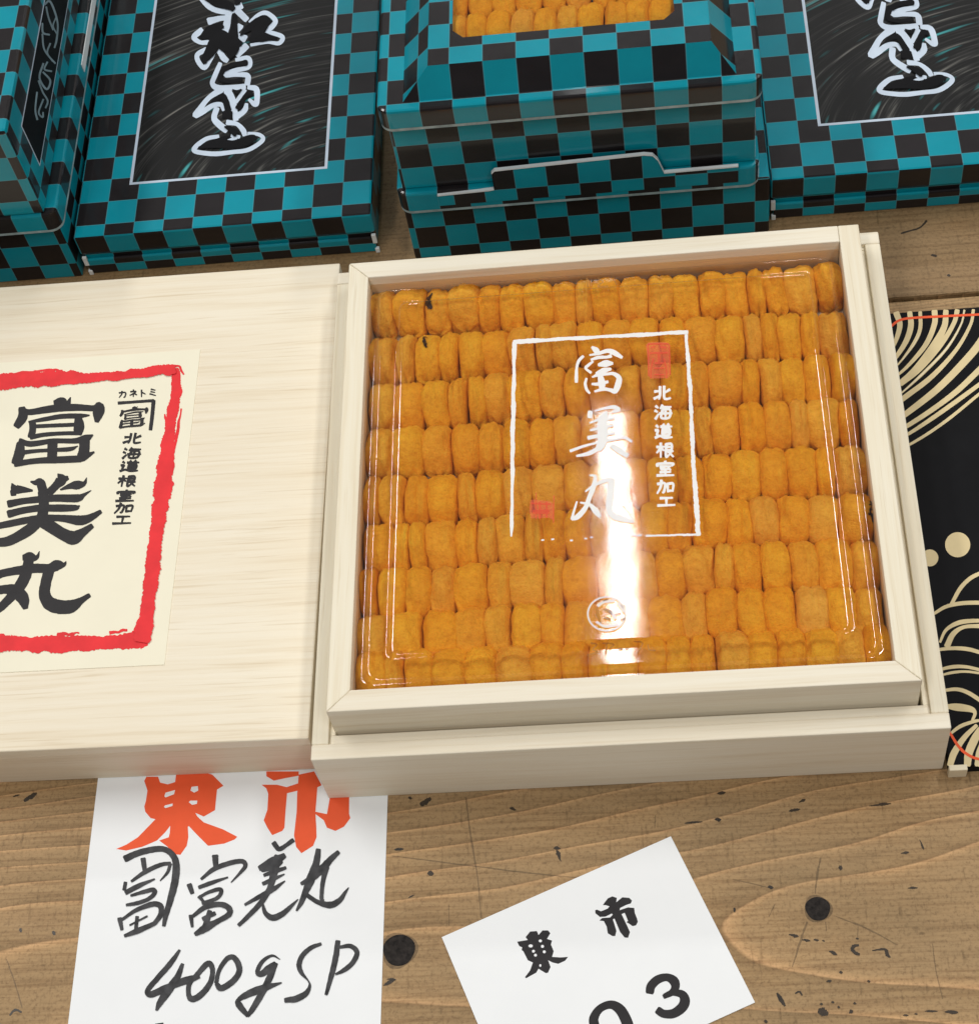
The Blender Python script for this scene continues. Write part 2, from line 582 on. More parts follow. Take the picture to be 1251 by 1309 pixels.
def strip(pts, sub=6, rough=0.0, rnd=None):
    """2-D ribbon of changing width with rounded ends -> (verts, faces)"""
    c = catmull(pts, sub)
    L, R_ = [], []
    n = len(c)
    for i in range(n):
        a, b_ = c[max(0, i - 1)], c[min(n - 1, i + 1)]
        dx, dy = b_[0] - a[0], b_[1] - a[1]
        l = math.hypot(dx, dy) or 1.0
        nx, ny = -dy / l, dx / l
        hw = c[i][2] / 2
        j1 = 1 + (rnd.uniform(-rough, rough) if rough else 0)
        j2 = 1 + (rnd.uniform(-rough, rough) if rough else 0)
        L.append((c[i][0] + nx * hw * j1, c[i][1] + ny * hw * j1))
        R_.append((c[i][0] - nx * hw * j2, c[i][1] - ny * hw * j2))

    def cap(i0, i1):
        a, b_ = c[i0], c[i1]
        l = math.hypot(a[0] - b_[0], a[1] - b_[1]) or 1.0
        ux, uy = (a[0] - b_[0]) / l, (a[1] - b_[1]) / l
        hw = a[2] / 2
        return [(a[0] + ux * hw * .42 + (-uy) * hw * s * .78, a[1] + uy * hw * .42 + ux * hw * s * .78) for s in (1, -1)]
    verts, faces = [], []
    k0 = cap(0, 1)
    k1 = cap(n - 1, n - 2)
    # order caps so that they line up with left / right rails
    dl = lambda p, q: (p[0] - q[0]) ** 2 + (p[1] - q[1]) ** 2
    if dl(k0[0], L[0]) > dl(k0[1], L[0]):
        k0.reverse()
    if dl(k1[0], L[-1]) > dl(k1[1], L[-1]):
        k1.reverse()
    rail = [tuple(k0)] + list(zip(L, R_)) + [tuple(k1)]
    for a, b_ in rail:
        verts += [a, b_]
    for i in range(len(rail) - 1):
        faces.append([2 * i, 2 * i + 1, 2 * i + 3, 2 * i + 2])
    return verts, faces


def ink(name, shapes, crop, plane, mat, parent, lift=0.00004, step=0.000012, rough=0.0, seed=1, grow=0.0, label=None, fn=None):
    """shapes: list of strokes [(x,y,w)..] or ('P',[(x,y)..]) in crop pixels; crop=(ox,oy,scale); plane=('z',h) or ('x',v)"""
    ox, oy, s = crop
    rnd = random.Random(seed)
    V, Fc = [], []
    kind, val = plane
    for i, sh in enumerate(shapes):
        if sh[0] == 'P':
            vs = [(p[0], p[1]) for p in sh[1]]
            fs = [list(range(len(vs)))]
        else:
            pts = [(p[0], p[1], max(1.0, p[2] * (1 + grow))) for p in sh]
            vs, fs = strip(pts, 6, rough, rnd)
        off = lift + step * i
        b0 = len(V)
        for vi, (px, py) in enumerate(vs):
            off = lift + step * i + (0.0000015 * (vi // 2) if sh[0] != 'P' else 0.0)
            X, Y = ox + px / s, oy + py / s
            if fn:
                V.append(fn(X, Y, off))
            elif kind == 'z':
                V.append(at(X, Y, val + off))
            else:
                V.append(atx(X, Y, val + off))
        Fc += [[b0 + q for q in f] for f in fs]
    # face the viewer side
    o = mesh_obj(name, V, Fc, mat, parent)
    me = o.data
    bm = bmesh.new()
    bm.from_mesh(me)
    bm.normal_update()
    ax = 2 if kind == 'z' else 0
    flip = [f for f in bm.faces if f.normal[ax] < 0]
    bmesh.ops.reverse_faces(bm, faces=flip)
    bm.to_mesh(me)
    bm.free()
    if label:
        o['label'] = label
    return o


def disc(cx, cy, rx, ry, n=18, rot=0.0):
    out = []
    for i in range(n):
        a = 2 * math.pi * i / n
        x, y = rx * math.cos(a), ry * math.sin(a)
        out.append((cx + x * math.cos(rot) - y * math.sin(rot), cy + x * math.sin(rot) + y * math.cos(rot)))
    return ('P', out)


# ================================================================== the table
table = thing('table', (0, 0, 0), 'worn brown plank table top under the boxes', 'table')
tag(table, kind='structure')
del table['category']
for i, (y0, y1, mt) in enumerate(((-0.60, -0.2312, 'table_far'), (-0.2300, 0.1002, 'table'), (0.1022, 0.432, 'table_far'), (0.4336, 0.76, 'table'))):
    box('plank', -0.75, 0.75, y0, y1, -0.03, 0.0, M[mt], table, 0.0012)
box('batten', -0.70, 0.70, -0.55, 0.70, -0.05, -0.0302, M['table_far'], table, 0.001)

# knots and scars of the near plank
for (px, py, r) in ((1045, 1162, 0.0042), (510, 1215, 0.0056)):
    c = at(px, py, 0)
    v, f = prism_data([(c.x + r * (1 + .05 * math.sin(3 * a)) * math.cos(a), c.y + r * math.sin(a)) for a in [2 * math.pi * k / 28 for k in range(28)]], -0.002, 0.00012)
    mesh_obj('knot', v, f, M['knot'], table)
    r2 = r * 1.14
    ring_v, ring_f = [], []
    for k in range(28):
        a = 2 * math.pi * k / 28
        for q in (r * 0.98, r2 * (1 + .08 * math.sin(3 * a + px))):
            ring_v.append(Vector((c.x + q * math.cos(a), c.y + q * math.sin(a), 0.00006)))
    for k in range(28):
        k2 = (k + 1) % 28
        ring_f.append([2 * k, 2 * k + 1, 2 * k2 + 1, 2 * k2])
    mesh_obj('knot_rim', ring_v, ring_f, M['scratch'], table)

scars = [
    # crop [900,960] scale 3.564
    [(385, 838, 10), (428, 846, 16)], [(445, 862, 10), (482, 866, 12)], [(497, 862, 9), (522, 864, 9)], [(536, 866, 7), (549, 867, 7)],
    [(568, 914, 12), (604, 928, 14)], [(672, 905, 16), (682, 890, 18), (702, 886, 10)], [(672, 908, 16), (690, 922, 16), (706, 928, 10)],
    [(765, 910, 5), (822, 905, 12), (834, 930, 16), (846, 942, 6)], [(332, 1105, 10), (350, 1135, 20), (366, 1162, 10)],
    [(415, 1106, 7), (432, 1098, 9), (446, 1114, 7)], [(523, 1185, 26), (540, 1190, 36), (560, 1200, 18)], [(660, 1196, 14), (676, 1184, 18)],
    [(1095, 1190, 14), (1155, 1192, 18)], [(1005, 1187, 9), (1062, 1187, 9)], [(905, 1206, 8), (930, 1206, 8)], [(956, 1200, 7), (972, 1200, 7)],
    [(290, 622, 12), (314, 624, 14)], [(612, 533, 20), (628, 534, 20)], [(895, 468, 8), (932, 462, 12)], [(928, 626, 9), (972, 624, 9)],
    [(136, 715, 9), (138, 736, 8)], [(980, 405, 5), (1000, 450, 9)], [(385, 275, 12), (436, 266, 12)], [(430, 235, 8), (460, 222, 14)],
    [(750, 252, 8), (850, 240, 12)], [(60, 195, 14), (96, 190, 14)], [(52, 315, 12), (74, 316, 14)], [(614, 1010, 12), (630, 1010, 12)],
    [(556, 1052, 10), (580, 1048, 12)], [(742, 1050, 10), (756, 1052, 10)], [(272, 1232, 14), (288, 1236, 14)], [(526, 1155, 10), (540, 1155, 10)],
    [(578, 1146, 10), (592, 1146, 10)], [(606, 1168, 10), (618, 1170, 10)], [(678, 1152, 10), (692, 1152, 10)], [(690, 856, 8), (704, 857, 8)]]
sc2 = [  # crop [480,980] scale 2.406
    [(140, 118, 12), (155, 108, 16), (168, 98, 10)], [(60, 258, 6), (86, 254, 6)], [(548, 252, 10), (568, 252, 8)], [(556, 258, 12), (570, 292, 5)],
    [(160, 330, 14), (178, 330, 14)], [(412, 128, 8), (432, 134, 7)], [(35, 655, 6), (62, 656, 9)], [(950, 175, 6), (1005, 170, 6)], [(1042, 163, 8), (1062, 163, 8)],
    [(100, 405, 4), (120, 395, 4)], [(1206, 370, 8), (1220, 373, 8)], [(1103, 435, 6), (1105, 446, 5)], [(1234, 702, 8), (1250, 718, 10)], [(100, 97, 8), (112, 98, 8)]]
sc3 = [  # crop [0,940] scale 2.406
    [(75, 202, 8), (100, 186, 14), (112, 178, 6)], [(60, 595, 8), (66, 606, 8)], [(160, 605, 9), (170, 614, 9)], [(30, 862, 5), (46, 846, 8), (66, 852, 5)],
    [(1180, 770, 10), (1215, 752, 10)], [(1212, 352, 6), (1240, 350, 8)], [(40, 190, 5), (60, 183, 5)]]
sc4 = [  # rear planks, crop [800,280] scale 2.774
    [(975, 50, 5), (1040, 30, 6), (1065, 5, 8)], [(1080, 128, 7), (1102, 130, 9)], [(1138, 200, 8), (1150, 200, 8)]]
for shp, crop in ((scars, (900, 960, 3.564)), (sc2, (480, 980, 2.406)), (sc3, (0, 940, 2.406)), (sc4, (800, 280, 2.774))):
    tp = []
    for st in shp:
        if len(st) == 2:
            (x0, y0, w0), (x1, y1, w1) = st
            st = [(x0, y0, w0 * .35), (x0 + (x1 - x0) * .35, y0 + (y1 - y0) * .3 - 1, w0 * 1.05), (x0 + (x1 - x0) * .7, y0 + (y1 - y0) * .75, w1), (x1, y1, w1 * .3)]
        tp.append(st)
    o = ink('scars', tp, crop, ('z', 0.0), M['scar'], table, 0.00006, 0.000004, 0.25, 5)
    tag(o, kind='stuff')
fine = [[(278, 95, 5), (290, 200, 6), (312, 330, 4), (324, 466, 3)], [(50, 275, 3), (250, 300, 4), (450, 325, 4), (640, 345, 2)],
        [(225, 425, 3), (225, 490, 3)], [(860, 150, 3), (858, 190, 3)]]
o = ink('scratches', fine, (480, 980, 2.406), ('z', 0.0), M['scratch'], table, 0.00005, 0.000004, 0.4, 7)
tag(o, kind='stuff')
fine2 = [[(528, 490, 8), (512, 580, 10), (504, 650, 5)], [(468, 780, 8), (440, 860, 10), (400, 985, 5)], [(130, 585, 3), (300, 625, 6)], [(600, 755, 4), (740, 810, 8), (880, 885, 4)],
         [(320, 700, 5), (295, 755, 4)], [(1040, 880, 4), (1055, 1000, 5), (1085, 1130, 4)], [(700, 800, 4), (698, 850, 4)], [(552, 780, 4), (556, 820, 4)]]
o = ink('scratches', fine2, (900, 960, 3.564), ('z', 0.0), M['scratch'], table, 0.00005, 0.000004, 0.4, 8)
tag(o, kind='stuff')
fine3 = [[(20, 690, 3), (45, 760, 4), (68, 840, 4)]]
o = ink('scratches', fine3, (0, 940, 2.406), ('z', 0.0), M['scratch'], table, 0.00005, 0.000004, 0.4, 9)
tag(o, kind='stuff')

# ================================================================== white slip with market name and hand-written lot
Z_SLIP = 0.0003
slip = thing('paper_slip', (-0.143, -0.16, 0), 'white paper slip with red market name and handwritten 400g SP, tucked under the wooden boxes', 'paper slip')
box('sheet', -0.1979, -0.0882, -0.262, -0.055, 0.00005, Z_SLIP, M['paper'], slip, 0.0)
pz = ('z', Z_SLIP)
R1 = (130, 970, 7.359)
ink('printed_character', [('P', [(400, 210), (430, 300), (415, 400), (400, 450), (410, 500), (460, 560), (505, 570), (340, 740), (230, 810), (135, 850), (230, 865), (380, 830),
                                 (520, 770), (600, 690), (645, 630), (640, 700), (630, 740), (540, 770), (620, 830), (680, 900), (740, 905), (800, 820), (815, 740), (810, 640),
                                 (820, 635), (900, 720), (1000, 820), (1150, 800), (1251, 760), (1275, 735), (1140, 665), (960, 600), (900, 545), (880, 510), (960, 545), (1065, 485),
                                 (1085, 290), (1145, 255), (1080, 190), (1040, 150), (860, 100), (700, 140), (690, 220), (620, 242), (550, 225), (530, 170), (420, 170)])],
    R1, pz, M['vermilion'], slip, label='red printed character')
ink('character_counter', [('P', [(590, 355), (600, 320), (690, 295), (680, 335), (600, 365)]), ('P', [(585, 455), (595, 440), (668, 422), (665, 445), (600, 465)]),
                          ('P', [(835, 300), (845, 265), (905, 258), (908, 300), (870, 320)]), ('P', [(818, 408), (835, 395), (900, 395), (895, 425), (850, 435)])],
    R1, pz, M['paper'], slip, lift=0.00007, label='white openings in the red character')
R2 = (320, 970, 7.359)
ink('printed_character', [('P', [(105, 245), (250, 245), (340, 268), (450, 232), (450, 300), (345, 325), (330, 500), (320, 650), (300, 680), (205, 720), (160, 650), (125, 580), (160, 480), (168, 330), (150, 280)]),
                          ('P', [(455, 150), (600, 120), (670, 250), (630, 270), (612, 500), (720, 522), (745, 380), (740, 200), (930, 200), (928, 520), (940, 560), (880, 640), (800, 680), (720, 650),
                                 (690, 580), (612, 522), (620, 650), (622, 740), (590, 820), (480, 890), (430, 830), (410, 720), (435, 500), (440, 330)]),
                          ('P', [(150, 165), (220, 207), (320, 185), (455, 160), (455, 120), (150, 120)])],
    R2, pz, M['vermilion'], slip, label='red printed character')

H1 = (140, 1070, 6.95)
k = lambda name, shp, crop, sd: ink(name, shp, crop, pz, M['marker'], slip, lift=0.00016, step=0.000008, rough=0.05, seed=sd, grow=0.16)
k('handwritten_character', [
    [(140, 195, 55), (250, 145, 50), (400, 110, 48), (500, 115, 45), (570, 175, 48), (592, 260, 56), (580, 400, 58), (540, 560, 50), (500, 700, 40), (482, 790, 28)],
    [(298, 195, 42), (312, 295, 34)], [(195, 395, 22), (320, 310, 36), (450, 250, 34), (540, 235, 26)], [(540, 240, 28), (515, 315, 24), (450, 390, 10)],
    [(142, 405, 28), (130, 470, 30)], [(145, 495, 38), (260, 435, 38), (400, 375, 14)],
    [(190, 522, 20), (300, 490, 32), (385, 470, 36), (400, 500, 36), (345, 552, 32), (250, 588, 32), (150, 605, 22)],
    [(90, 725, 38), (110, 825, 26)], [(112, 735, 24), (230, 655, 32), (380, 598, 42), (452, 615, 44), (455, 690, 42), (400, 770, 36)],
    [(180, 785, 16), (335, 705, 16)], [(245, 710, 28), (232, 840, 28)], [(135, 880, 26), (250, 835, 44), (400, 770, 34)]], H1, 1)
k('handwritten_character', [
    [(938, 170, 50), (945, 275, 38)], [(815, 375, 22), (930, 285, 38), (1080, 230, 38), (1180, 218, 36), (1206, 260, 34), (1160, 320, 24), (1080, 405, 9)],
    [(708, 425, 42), (735, 500, 34)], [(795, 450, 30), (900, 410, 34), (1050, 360, 14)],
    [(810, 530, 24), (880, 492, 28), (975, 466, 34), (990, 500, 32), (945, 550, 32), (825, 590, 28)], [(795, 530, 30), (835, 575, 22)],
    [(722, 700, 36), (735, 800, 22)], [(742, 705, 28), (850, 625, 42), (980, 600, 42), (1058, 632, 46), (1060, 690, 46), (960, 750, 42), (850, 812, 62), (762, 865, 32)],
    [(830, 730, 34), (935, 680, 34)], [(890, 660, 36), (850, 800, 50)]], H1, 2)
H2 = (290, 1060, 7.359)
k('handwritten_character', [
    [(440, 130, 42), (490, 188, 40), (560, 150, 34), (622, 105, 38)], [(310, 370, 50), (430, 312, 80), (540, 250, 46)], [(330, 385, 40), (440, 350, 60), (500, 300, 60)],
    [(350, 435, 28), (450, 400, 38), (552, 365, 28)], [(340, 515, 34), (440, 470, 34), (540, 425, 12)],
    [(480, 260, 66), (445, 400, 66), (410, 540, 48), (330, 680, 46), (200, 820, 38), (112, 905, 32)], [(170, 712, 22), (300, 640, 38), (430, 570, 42), (545, 490, 12)],
    [(335, 700, 18), (362, 790, 38), (430, 835, 52), (520, 800, 48), (600, 730, 32), (668, 662, 10)]], H2, 3)
k('handwritten_character', [
    [(860, 195, 44), (840, 320, 58), (790, 470, 74), (740, 590, 52), (700, 690, 42), (655, 768, 18)], [(700, 515, 30), (800, 460, 56), (900, 370, 64), (980, 280, 52), (1048, 218, 38)],
    [(935, 360, 50), (902, 500, 38), (890, 640, 34), (900, 675, 30)], [(750, 620, 36), (850, 685, 38), (970, 715, 56), (1060, 670, 44), (1110, 600, 28), (1145, 550, 8)]], H2, 4)
H3 = (170, 1190, 7.819)
k('handwritten_digit', [
    [(465, 195, 24), (380, 320, 48), (250, 470, 48), (150, 590, 46), (172, 640, 56), (290, 592, 62), (440, 530, 62), (560, 490, 64), (660, 460, 36)],
    [(495, 335, 32), (440, 470, 58), (350, 600, 74), (270, 720, 56), (235, 795, 24)]], H3, 5)
k('handwritten_digit', [[(640, 440, 46), (750, 328, 52), (795, 390, 44), (772, 520, 48), (680, 640, 56), (590, 685, 56), (555, 630, 42), (565, 530, 42), (640, 435, 40)]], H3, 6)
k('handwritten_digit', [[(832, 520, 38), (860, 400, 38), (930, 290, 44), (1000, 265, 48), (1055, 340, 52), (1055, 430, 52), (980, 520, 54), (880, 575, 56), (835, 530, 38)]], H3, 7)
k('handwritten_mark', [[(225, 940, 18), (300, 930, 18)], [(260, 930, 18), (250, 1060, 18)]], H3, 11)
H4 = (300, 1190, 7.359)
k('handwritten_letter', [
    [(425, 270, 8), (350, 235, 22), (260, 290, 34), (215, 380, 38), (242, 412, 46), (320, 360, 64), (380, 312, 46)], [(380, 310, 46), (330, 440, 56), (260, 580, 56), (180, 720, 48), (122, 800, 34)],
    [(122, 800, 34), (45, 705, 56), (34, 655, 38), (120, 600, 56), (260, 545, 62), (440, 490, 12)]], H4, 8)
k('handwritten_letter', [[(810, 125, 28), (720, 160, 38), (640, 230, 42), (605, 320, 44), (630, 400, 34), (690, 470, 12), (705, 520, 24), (670, 590, 46), (580, 640, 56), (475, 655, 40)]], H4, 9)
k('handwritten_letter', [[(970, 100, 42), (950, 250, 48), (910, 420, 44), (860, 600, 28)], [(990, 155, 28), (1090, 145, 38), (1150, 205, 42), (1110, 300, 42), (1030, 370, 38), (950, 410, 18)]], H4, 10)

# ================================================================== small lot card
ka = 0.3907
card = thing('lot_card', (-0.0148, -0.1772, 0), 'small white lot card with black market name and 03, lying askew on the table', 'card', rz=ka)
v, f = bm_data(box_bm(-0.0875 / 2, 0.0875 / 2, -0.0651 / 2, 0.0651 / 2, 0.00003, 0.0004))
mesh_obj('card_sheet', v, f, M['paper'], card, world=False)
kz = ('z', 0.0004)
K1 = (650, 1130, 6.95)
ink('printed_character', [('P', [(75, 515), (170, 500), (150, 475), (190, 425), (250, 420), (265, 455), (300, 415), (350, 415), (370, 440), (340, 490), (385, 505), (375, 540), (400, 600), (385, 650),
                                 (460, 655), (528, 650), (500, 685), (440, 712), (390, 700), (350, 680), (372, 740), (350, 790), (330, 795), (280, 765), (265, 755), (245, 790), (155, 840), (145, 830),
                                 (190, 770), (215, 700), (170, 680), (130, 600), (115, 590), (120, 565), (95, 555)])], K1, kz, M['ink'], card)
ink('character_counter', [disc(195, 553, 20, 14, 10), disc(220, 600, 13, 13, 10), disc(238, 635, 13, 13, 10), disc(281, 508, 15, 13, 10), disc(300, 557, 14, 14, 10), disc(316, 605, 14, 13, 10), disc(281, 727, 9, 13, 10)],
    K1, kz, M['paper'], card, lift=0.00007)
ink('printed_character', [('P', [(835, 190), (880, 130), (920, 112), (960, 125), (955, 165), (985, 140), (1010, 120), (1070, 125), (1095, 150), (1085, 175), (1040, 190), (990, 215), (985, 235), (1060, 210),
                                 (1115, 215), (1120, 260), (1140, 310), (1147, 340), (1130, 370), (1100, 377), (1065, 352), (1045, 342), (1060, 330), (1030, 258), (1002, 270), (1050, 370), (1077, 430),
                                 (1060, 480), (1030, 478), (990, 430), (940, 310), (925, 315), (957, 420), (945, 465), (920, 465), (880, 440), (870, 380), (845, 332), (805, 327), (830, 305), (900, 300),
                                 (925, 275), (915, 265), (860, 292), (810, 295), (770, 262), (768, 235), (785, 230), (820, 245), (880, 220), (895, 200), (860, 190)])], K1, kz, M['ink'], card)
K2 = (730, 1230, 7.359)
ink('printed_digit', [[(738, 285, 80), (752, 225, 85), (815, 165, 82), (900, 145, 74), (965, 180, 90), (978, 238, 80), (945, 288, 62), (872, 326, 46)],
                      [(875, 320, 44), (950, 290, 58), (1040, 305, 78), (1068, 365, 96), (1040, 430, 96), (960, 485, 88), (870, 488, 78), (815, 455, 74)]], K2, kz, M['ink'], card)
ink('printed_digit', [[(222, 620, 95), (212, 530, 88), (270, 440, 74), (370, 402, 80), (455, 445, 98), (512, 540, 104), (540, 640, 104), (520, 740, 90), (420, 800, 80), (300, 760, 90), (235, 660, 95), (220, 610, 95)]],
    K2, kz, M['ink'], card)

# ================================================================== outer wooden tray
TW, TD, TH = 0.11, 0.1098, 0.0337
tray = thing('wooden_tray', (0, 0, 0), 'shallow pale wooden outer tray holding the raised inner box of sea urchin', 'tray')
WT = 0.0060
ZB = Z_SLIP
box('tray_wall', -TW, TW, -TD, -TD + WT, ZB, TH, M['wood_x'], tray, 0.0005)
box('tray_wall', -TW, TW, TD - WT, TD, ZB, TH, M['wood_x'], tray, 0.0005)
box('tray_wall', -TW, -TW + WT, -TD + WT, TD - WT, ZB, TH - 0.0001, M['wood_y'], tray, 0.0005)
box('tray_wall', TW - WT, TW, -TD + WT, TD - WT, ZB, TH - 0.0001, M['wood_y'], tray, 0.0005)
# inner stepped lip, a little lower
IL = 0.0028
zl = TH - 0.0018
box('inner_lip', -TW + WT, TW - WT, -TD + WT, -TD + WT + IL + 0.0012, ZB + 0.004, zl, M['wood_x'], tray, 0.0003)
box('inner_lip', -TW + WT, TW - WT, TD - WT - 0.0016, TD - WT, ZB + 0.004, zl, M['wood_x'], tray, 0.0003)
box('inner_lip', -TW + WT, -TW + WT + 0.0021, -TD + WT + IL + 0.0012, TD - WT - 0.0016, ZB + 0.004, zl - 0.0001, M['wood_y'], tray, 0.0003)
box('inner_lip', TW - WT - 0.0021, TW - WT, -TD + WT + IL + 0.0012, TD - WT - 0.0016, ZB + 0.004, zl - 0.0001, M['wood_y'], tray, 0.0003)
box('tray_base', -TW + WT, TW - WT, -TD + WT, TD - WT, ZB, ZB + 0.004, M['wood_x'], tray, 0.0)

# ================================================================== inner box (raised frame)
FX0, FX1, FY0, FY1, FZ = -0.1023, 0.1007, -0.0984, 0.1024, 0.0478
RW = 0.0081
fr = thing('wooden_inner_box', (0, 0, ZB + 0.004), 'pale wooden inner box with mitred rails framing the orange sea urchin', 'wooden box')


def rail(name, poly, mat):
    v, f_ = prism_data(poly, ZB + 0.004, FZ)
    bm = bmesh.new()
    vs = [bm.verts.new(p) for p in v]
    for q in f_:
        bm.faces.new([vs[i] for i in q])
    bmesh.ops.recalc_face_normals(bm, faces=bm.faces[:])
    bmesh.ops.bevel(bm, geom=bm.edges[:], offset=0.0004, segments=2, profile=0.5, affect='EDGES')
    v, f_ = bm_data(bm)
    return mesh_obj(name, v, f_, mat, fr)


g = 0.00008
rail('front_rail', [(FX0 + g, FY0), (FX1 - g, FY0), (FX1 - RW - g, FY0 + RW), (FX0 + RW + g, FY0 + RW)], M['wood_x'])
rail('back_rail', [(FX0 + RW * .0 + .0001, FY1), (FX0 + RW, FY1 - RW), (FX1 - RW, FY1 - RW), (FX1 - RW, FY1)], M['wood_x'])
rail('side_rail', [(FX0, FY0 + .0001), (FX0 + RW, FY0 + RW), (FX0 + RW, FY1 - RW - .0001), (FX0, FY1 - .0001)], M['wood_y'])
rail('side_rail', [(FX1, FY0 + .0001), (FX1, FY1), (FX1 - RW + .0001, FY1), (FX1 - RW, FY0 + RW)], M['wood_y'])
IX0, IX1, IY0, IY1 = FX0 + RW, FX1 - RW, FY0 + RW, FY1 - RW
ZF = 0.0285
box('box_base', IX0 - .0005, IX1 + .0005, IY0 - .0005, IY1 + .0005, ZF - 0.004, ZF, M['wood_x'], fr, 0.0)

# ================================================================== sea urchin lobes
rng = random.Random(11)


def lobe_mesh(i):
    """one plump roe lobe, 1 unit = 1 m, lying along y, centre at origin, base flat-ish"""
    r = random.Random(100 + i)
    L, W_, T = 0.0219, 0.0100, 0.0205
    nu, nv = 24, 30
    ex = r.uniform(4.5, 7.0)
    ph = [r.uniform(0, 6.28) for _ in range(6)]
    crease = r.random() < 0.72
    cpos = r.uniform(-0.55, 0.55)
    off = Vector((i * 3.1, i * 1.7, 0))
    V, Fc = [], []
    taper = r.uniform(-0.08, 0.08)
    bend = r.uniform(-0.0009, 0.0009)
    peak = r.uniform(0.0, 0.16)
    rag = 1.5 if r.random() < 0.15 else 1.0
    for a in range(nu + 1):
        t = -1 + 2 * a / nu
        t = math.sin(t * math.pi / 2) * 0.8 + t * 0.2
        wprof = max(0.0, 1 - abs(t) ** ex) ** 0.5
        tt = max(-1.0, min(1.0, t - peak * (1 - t * t)))
        zprof = max(0.0, 1 - abs(tt) ** 1.9) ** 0.55
        wprof = min(wprof, zprof ** 0.42)
        for b_ in range(nv):
            th = 2 * math.pi * b_ / nv
            cx, sz = math.cos(th), math.sin(th)
            q = (abs(cx) ** 2.7 + abs(sz) ** 2.7) ** (-1 / 2.7)
            x = cx * q * W_ / 2 * wprof * (1 + taper * t)
            z = sz * q * T / 2 * zprof
            y = t * L / 2
            u = math.atan2(sz, cx)
            k_ = 1 + 0.03 * math.sin(5 * u + ph[0] + 1.5 * t) * wprof + 0.018 * math.sin(11 * u + ph[1] - 2 * t)
            if crease and sz > 0:
                d = (cx - cpos - 0.10 * math.sin(2.5 * t + ph[3])) / 0.14
                k_ -= 0.15 * math.exp(-d * d)
            p = Vector((x * k_ + bend * math.cos(t * 2), y, z * k_))
            nn = noise.noise((p + off) * 220) * 0.00036 * rag + noise.noise(Vector((p.x, p.y * .35, p.z)) * 1000 + off) * 0.00028 * rag
            p += Vector((cx, 0.8 * t, sz)) * nn
            # uneven, frilled tips
            if abs(t) > 0.75:
                p.y += (0.0007 * math.sin(5 * cx + ph[2]) + 0.0005 * math.sin(13 * cx + ph[4])) * (abs(t) - 0.75) * 4 * rag ** .5
            V.append(p)
    for a in range(nu):
        for b_ in range(nv):
            c0 = a * nv + b_
            c1 = a * nv + (b_ + 1) % nv
            Fc.append([c0, c1, c1 + nv, c0 + nv])
    Fc.append(list(range(nv))[::-1])
    Fc.append([nu * nv + q for q in range(nv)])
    me = bpy.data.meshes.new('sea_urchin_lobe')
    me.from_pydata([tuple(p) for p in V], [], Fc)
    me.materials.append(M['roe'])
    me.polygons.foreach_set('use_smooth', [True] * len(me.polygons))
    me.update()
    return me


LOBES = [lobe_mesh(i) for i in range(30)]
ORD = ['first', 'second', 'third', 'fourth', 'fifth', 'sixth', 'seventh', 'eighth', 'last']
row_tops = [  # far edge of each row, traced (px)
    [(480, 362), (640, 352), (780, 345), (950, 335), (1060, 325)],
    [(480, 422), (640, 412), (700, 403), (800, 398), (950, 392), (1075, 388)],
    [(480, 482), (560, 478), (640, 465), (820, 456), (950, 449), (1090, 440)],
    [(475, 537), (580, 534), (660, 526), (780, 516), (900, 510), (1000, 502), (1095, 498)],
    [(470, 598), (560, 597), (680, 587), (780, 577), (900, 570), (1000, 562), (1105, 557)],
    [(465, 660), (560, 656), (640, 648), (740, 640), (850, 632), (950, 625), (1110, 618)],
    [(460, 717), (560, 714), (640, 708), (740, 700), (850, 690), (950, 683), (1120, 679)],
    [(455, 778), (560, 769), (640, 762), (740, 757), (880, 747), (950, 741), (1130, 740)],
    [(450, 838), (540, 828), (640, 820), (740, 813), (900, 799), (1000, 796), (1140, 800)]]
ZTOP = 0.0408
lobe_spots = []


def interp(pts, x):
    if x <= pts[0][0]:
        return pts[0][1]
    for (x0, y0), (x1, y1) in zip(pts, pts[1:]):
        if x <= x1:
            return y0 + (y1 - y0) * (x - x0) / (x1 - x0)
    return pts[-1][1]


def place_lobe(loc, rx, ry, rz, sc, label, group):
    o = bpy.data.objects.new('sea_urchin_lobe', rng.choice(LOBES))
    o.location = loc
    o.rotation_euler = (rx, ry, rz)
    o.scale = sc
    o.matrix_basis = Matrix.LocRotScale(Vector(loc), __import__('mathutils').Euler((rx, ry, rz)), Vector(sc))
    link(o)
    return tag(o, label, 'sea urchin', group)


